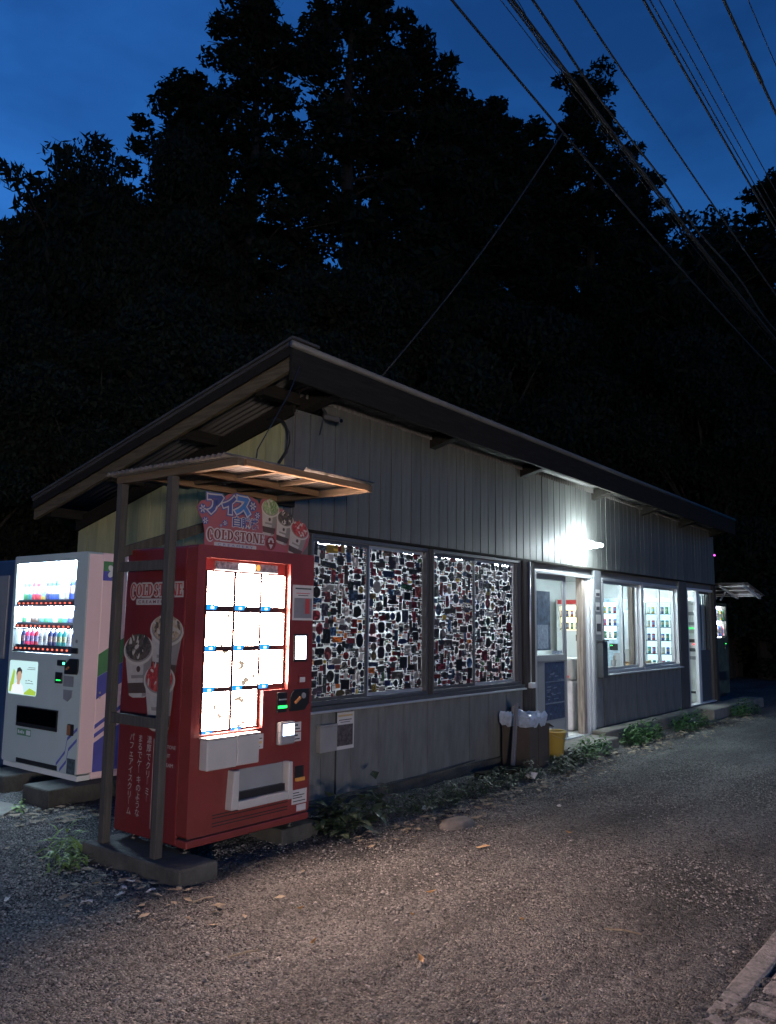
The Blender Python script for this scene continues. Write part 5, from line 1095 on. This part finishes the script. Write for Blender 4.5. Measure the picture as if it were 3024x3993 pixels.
# ================================================================== OVERHEAD CABLES
def czz(x0, x): return 6.5-.003*(x0-18.5)**2+.003*(x-18.5)**2
XS = [-8+53*k/60 for k in range(61)]
for y, x0, r, lab in ((3.374, 5.018, .0125, 'thick overhead cable nearest the shop roof'), (3.06, 5.258, .004, 'hair-thin overhead wire beside the lashed cable bundle'), (2.985, 5.315, .016, 'overhead cable bundle lashed with a spiral wire'), (2.879, 5.396, .012, 'wavy overhead cable next to the lashed bundle'), (2.584, 5.623, .010, 'single overhead cable midway between bundle and paired cables'), (2.145, 5.96, .011, 'heavier of two overhead cables hanging as a close pair'), (2.105, 5.99, .006, 'lighter of two overhead cables hanging as a close pair'), (2.045, 6.04, .005, 'thin overhead wire just beyond the close pair of cables'), (1.953, 6.106, .005, 'thin overhead wire next to the heavy jointed cable'), (1.634, 6.35, .012, 'heavy overhead cable with a joint sleeve'), (1.479, 6.47, .004, 'thin overhead wire farthest from the shop')):
    mb = MB(M_CABLE); wv = .02 if 'wavy' in lab else 0
    o = tag(mb.tube([(x, y+wv*math.sin(x*2.1), czz(x0, x)+wv*math.sin(x*1.3)) for x in (XS if not wv else [-8+53*k/240 for k in range(241)])], r, 6).build('overhead_cable', None, (-8, y, czz(x0, -8)), smooth=True), lab, 'cable', 'cables strung over the road')
    if 'spiral' in lab:
        MB(M_CABLE).tube([(k*.03+2, y+.03*math.sin(k*.16)+.012*math.sin(k*.05), czz(x0, k*.03+2)-.02+.035*math.cos(k*.16)) for k in range(700)], .0035, 4).build('lashing_wire', o); MB(M_CABLE).tube([(x, y+.022, czz(x0, x)-.012) for x in XS], .009, 6).build('second_strand', o, smooth=True)
    if 'sleeve' in lab: MB(M_CABLE).tube([(7.2, y, czz(x0, 7.2)), (7.5, y, czz(x0, 7.5))], .018, 8).build('joint_sleeve', o)
Pw = [Vector((5.265, 4.26, 3.56)).lerp(Vector((7.0, 3.374, 6.345)), k/12)+Vector((0, 0, -.10*math.sin(math.pi*k/12))) for k in range(13)]
single(MB(M_CABLE).tube(Pw, .007, 6), 'drop_wire', (5.265, 4.26, 3.56), 'service wire rising from the roof edge to the overhead cables', 'wire', smooth=True)
for i, x in enumerate((-8.2, 45.2)):
    t = empty('utility_pole', (x, 2.5, 0), ['concrete utility pole behind the viewpoint carrying the cables', 'concrete utility pole far down the road carrying the cables'][i], 'pole', 'utility poles along the road')
    MB(M_CONC).tube([(x, 2.5, -.3), (x, 2.5, 9.6)], .16, 12, .10).build('shaft', t, smooth=True)
    for z in (7.9, 8.5): MB(M_GREYP).box(x-.16, x-.09, 1.2, 3.7, z-.04, z+.04).build('crossarm', t)

# ================================================================== TREES
def leaf_cloud(C, S, n_per, size, seed, flat=.5):
    r = np.random.default_rng(seed); K = len(C); N_ = K*n_per
    idx = np.repeat(np.arange(K), n_per); d = r.normal(size=(N_, 3)); d /= np.linalg.norm(d, axis=1)[:, None]; d *= (r.random(N_)**.45)[:, None]
    p = C[idx]+d*S[idx]*np.array([1, 1, .62])
    u = r.normal(size=(N_, 3)); u /= np.linalg.norm(u, axis=1)[:, None]; v = np.cross(u, r.normal(size=(N_, 3))); v /= np.linalg.norm(v, axis=1)[:, None]
    L = (size*r.uniform(.6, 1.4, N_))[:, None]
    V = np.stack([p-u*L, p-v*L*flat, p+u*L, p+v*L*flat], 1).reshape(-1, 3)
    return V, np.arange(N_*4).reshape(-1, 4)
def tree_mesh(kind, H, seed):
    r = np.random.default_rng(seed); tk = MB(M_BARK); C = []; S = []
    if kind == 'cedar':
        tk.tube([(r.normal(0, .05)*(k > 0), r.normal(0, .05)*(k > 0), H*k/8) for k in range(9)], .26, 8, .03)
        nb = 105
        for k in range(nb):
            f = .16+.83*(k/nb); a = k*2.399+r.uniform(-.5, .5); R_ = (2.9*(1-f)**.62+.25)*r.uniform(.55, 1.15); z = H*f
            tip = np.array([math.cos(a)*R_, math.sin(a)*R_, z+R_*r.uniform(-.05, .30)])
            tk.tube([(0, 0, z), tuple(tip*np.array([.5, .5, 1])-np.array([0, 0, .05])), tuple(tip)], .04*(1-f)+.012, 4, .008)
            m_ = max(2, int(R_/.55))
            for j in range(m_):
                q = .30+.75*(j+.5)/m_; C.append([tip[0]*q+r.normal(0, .12), tip[1]*q+r.normal(0, .12), z+(tip[2]-z)*q+r.normal(0, .15)]); S.append(r.uniform(.34, .62)*(1-.35*f))
        V, F = leaf_cloud(np.array(C), np.array(S)[:, None], 150, .082, seed, .42)
    elif kind == 'round':
        tk.tube([(0, 0, 0), (.1, .05, H*.3), (.0, .15, H*.6), (.1, .1, H*.85)], .24, 8, .05)
        for k in range(46):
            d = r.normal(size=3); d /= np.linalg.norm(d); q = r.random()**.4; c = np.array([0, 0, H*.62])+d*q*np.array([2.9, 2.9, H*.36]); C.append(c); S.append(r.uniform(.6, 1.15))
            tk.tube([(0, 0, H*.35), tuple(c*.6+np.array([0, 0, H*.16])), tuple(c)], .05, 4, .012)
        V, F = leaf_cloud(np.array(C), np.array(S)[:, None], 1500, .066, seed, .5)
    else:   # airy: few layered sprays
        tk.tube([(0, 0, 0), (.1, .05, H*.4), (.25, .1, H*.9)], .12, 7, .03)
        for k in range(48):
            a = r.uniform(0, 6.28); f = r.uniform(.55, 1.0); R_ = r.uniform(.4, 2.0)*(1.25-f*.6); c = np.array([math.cos(a)*R_, math.sin(a)*R_, H*f]); C.append(c); S.append(r.uniform(.22, .40))
            tk.tube([(.15, .06, H*f-.5), tuple(c)], .025, 4, .008)
        V, F = leaf_cloud(np.array(C), np.array(S)[:, None], 60, .11, seed, .28)
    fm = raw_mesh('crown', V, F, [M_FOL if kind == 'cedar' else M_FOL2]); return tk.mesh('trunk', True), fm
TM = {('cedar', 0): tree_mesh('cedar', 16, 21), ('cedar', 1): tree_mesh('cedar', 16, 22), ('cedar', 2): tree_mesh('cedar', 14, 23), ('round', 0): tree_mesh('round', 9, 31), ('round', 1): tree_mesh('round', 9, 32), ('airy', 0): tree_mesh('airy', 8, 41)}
TH = {('cedar', 0): 16, ('cedar', 1): 16, ('cedar', 2): 14, ('round', 0): 9.6, ('round', 1): 9.6, ('airy', 0): 8.2}
def tree(kind, var, az, el, dist, label, wide=1.0, rot=0, group=None, sink=0):
    """azimuth and elevation of the tip seen from the viewpoint fix where the tree stands and how tall it is"""
    x, y = dist*math.cos(math.radians(az)), dist*math.sin(math.radians(az)); g = hz(x, y)-.3
    top = 1.5+dist*math.tan(math.radians(el)); k = (top-g)/TH[kind, var]
    t = empty('cedar_tree' if kind == 'cedar' else 'broadleaf_tree' if kind == 'round' else 'slender_tree', (x, y, g), label, 'tree', group)
    t.rotation_euler.z = rot; t.scale = (k*wide, k*wide, k)
    t.location.z -= sink*k
    for nm, me in zip(('trunk', 'crown'), TM[kind, var]):
        o = bpy.data.objects.new(nm, me); COL.objects.link(o); o.parent = t
gF = 'forest trees behind the shop'
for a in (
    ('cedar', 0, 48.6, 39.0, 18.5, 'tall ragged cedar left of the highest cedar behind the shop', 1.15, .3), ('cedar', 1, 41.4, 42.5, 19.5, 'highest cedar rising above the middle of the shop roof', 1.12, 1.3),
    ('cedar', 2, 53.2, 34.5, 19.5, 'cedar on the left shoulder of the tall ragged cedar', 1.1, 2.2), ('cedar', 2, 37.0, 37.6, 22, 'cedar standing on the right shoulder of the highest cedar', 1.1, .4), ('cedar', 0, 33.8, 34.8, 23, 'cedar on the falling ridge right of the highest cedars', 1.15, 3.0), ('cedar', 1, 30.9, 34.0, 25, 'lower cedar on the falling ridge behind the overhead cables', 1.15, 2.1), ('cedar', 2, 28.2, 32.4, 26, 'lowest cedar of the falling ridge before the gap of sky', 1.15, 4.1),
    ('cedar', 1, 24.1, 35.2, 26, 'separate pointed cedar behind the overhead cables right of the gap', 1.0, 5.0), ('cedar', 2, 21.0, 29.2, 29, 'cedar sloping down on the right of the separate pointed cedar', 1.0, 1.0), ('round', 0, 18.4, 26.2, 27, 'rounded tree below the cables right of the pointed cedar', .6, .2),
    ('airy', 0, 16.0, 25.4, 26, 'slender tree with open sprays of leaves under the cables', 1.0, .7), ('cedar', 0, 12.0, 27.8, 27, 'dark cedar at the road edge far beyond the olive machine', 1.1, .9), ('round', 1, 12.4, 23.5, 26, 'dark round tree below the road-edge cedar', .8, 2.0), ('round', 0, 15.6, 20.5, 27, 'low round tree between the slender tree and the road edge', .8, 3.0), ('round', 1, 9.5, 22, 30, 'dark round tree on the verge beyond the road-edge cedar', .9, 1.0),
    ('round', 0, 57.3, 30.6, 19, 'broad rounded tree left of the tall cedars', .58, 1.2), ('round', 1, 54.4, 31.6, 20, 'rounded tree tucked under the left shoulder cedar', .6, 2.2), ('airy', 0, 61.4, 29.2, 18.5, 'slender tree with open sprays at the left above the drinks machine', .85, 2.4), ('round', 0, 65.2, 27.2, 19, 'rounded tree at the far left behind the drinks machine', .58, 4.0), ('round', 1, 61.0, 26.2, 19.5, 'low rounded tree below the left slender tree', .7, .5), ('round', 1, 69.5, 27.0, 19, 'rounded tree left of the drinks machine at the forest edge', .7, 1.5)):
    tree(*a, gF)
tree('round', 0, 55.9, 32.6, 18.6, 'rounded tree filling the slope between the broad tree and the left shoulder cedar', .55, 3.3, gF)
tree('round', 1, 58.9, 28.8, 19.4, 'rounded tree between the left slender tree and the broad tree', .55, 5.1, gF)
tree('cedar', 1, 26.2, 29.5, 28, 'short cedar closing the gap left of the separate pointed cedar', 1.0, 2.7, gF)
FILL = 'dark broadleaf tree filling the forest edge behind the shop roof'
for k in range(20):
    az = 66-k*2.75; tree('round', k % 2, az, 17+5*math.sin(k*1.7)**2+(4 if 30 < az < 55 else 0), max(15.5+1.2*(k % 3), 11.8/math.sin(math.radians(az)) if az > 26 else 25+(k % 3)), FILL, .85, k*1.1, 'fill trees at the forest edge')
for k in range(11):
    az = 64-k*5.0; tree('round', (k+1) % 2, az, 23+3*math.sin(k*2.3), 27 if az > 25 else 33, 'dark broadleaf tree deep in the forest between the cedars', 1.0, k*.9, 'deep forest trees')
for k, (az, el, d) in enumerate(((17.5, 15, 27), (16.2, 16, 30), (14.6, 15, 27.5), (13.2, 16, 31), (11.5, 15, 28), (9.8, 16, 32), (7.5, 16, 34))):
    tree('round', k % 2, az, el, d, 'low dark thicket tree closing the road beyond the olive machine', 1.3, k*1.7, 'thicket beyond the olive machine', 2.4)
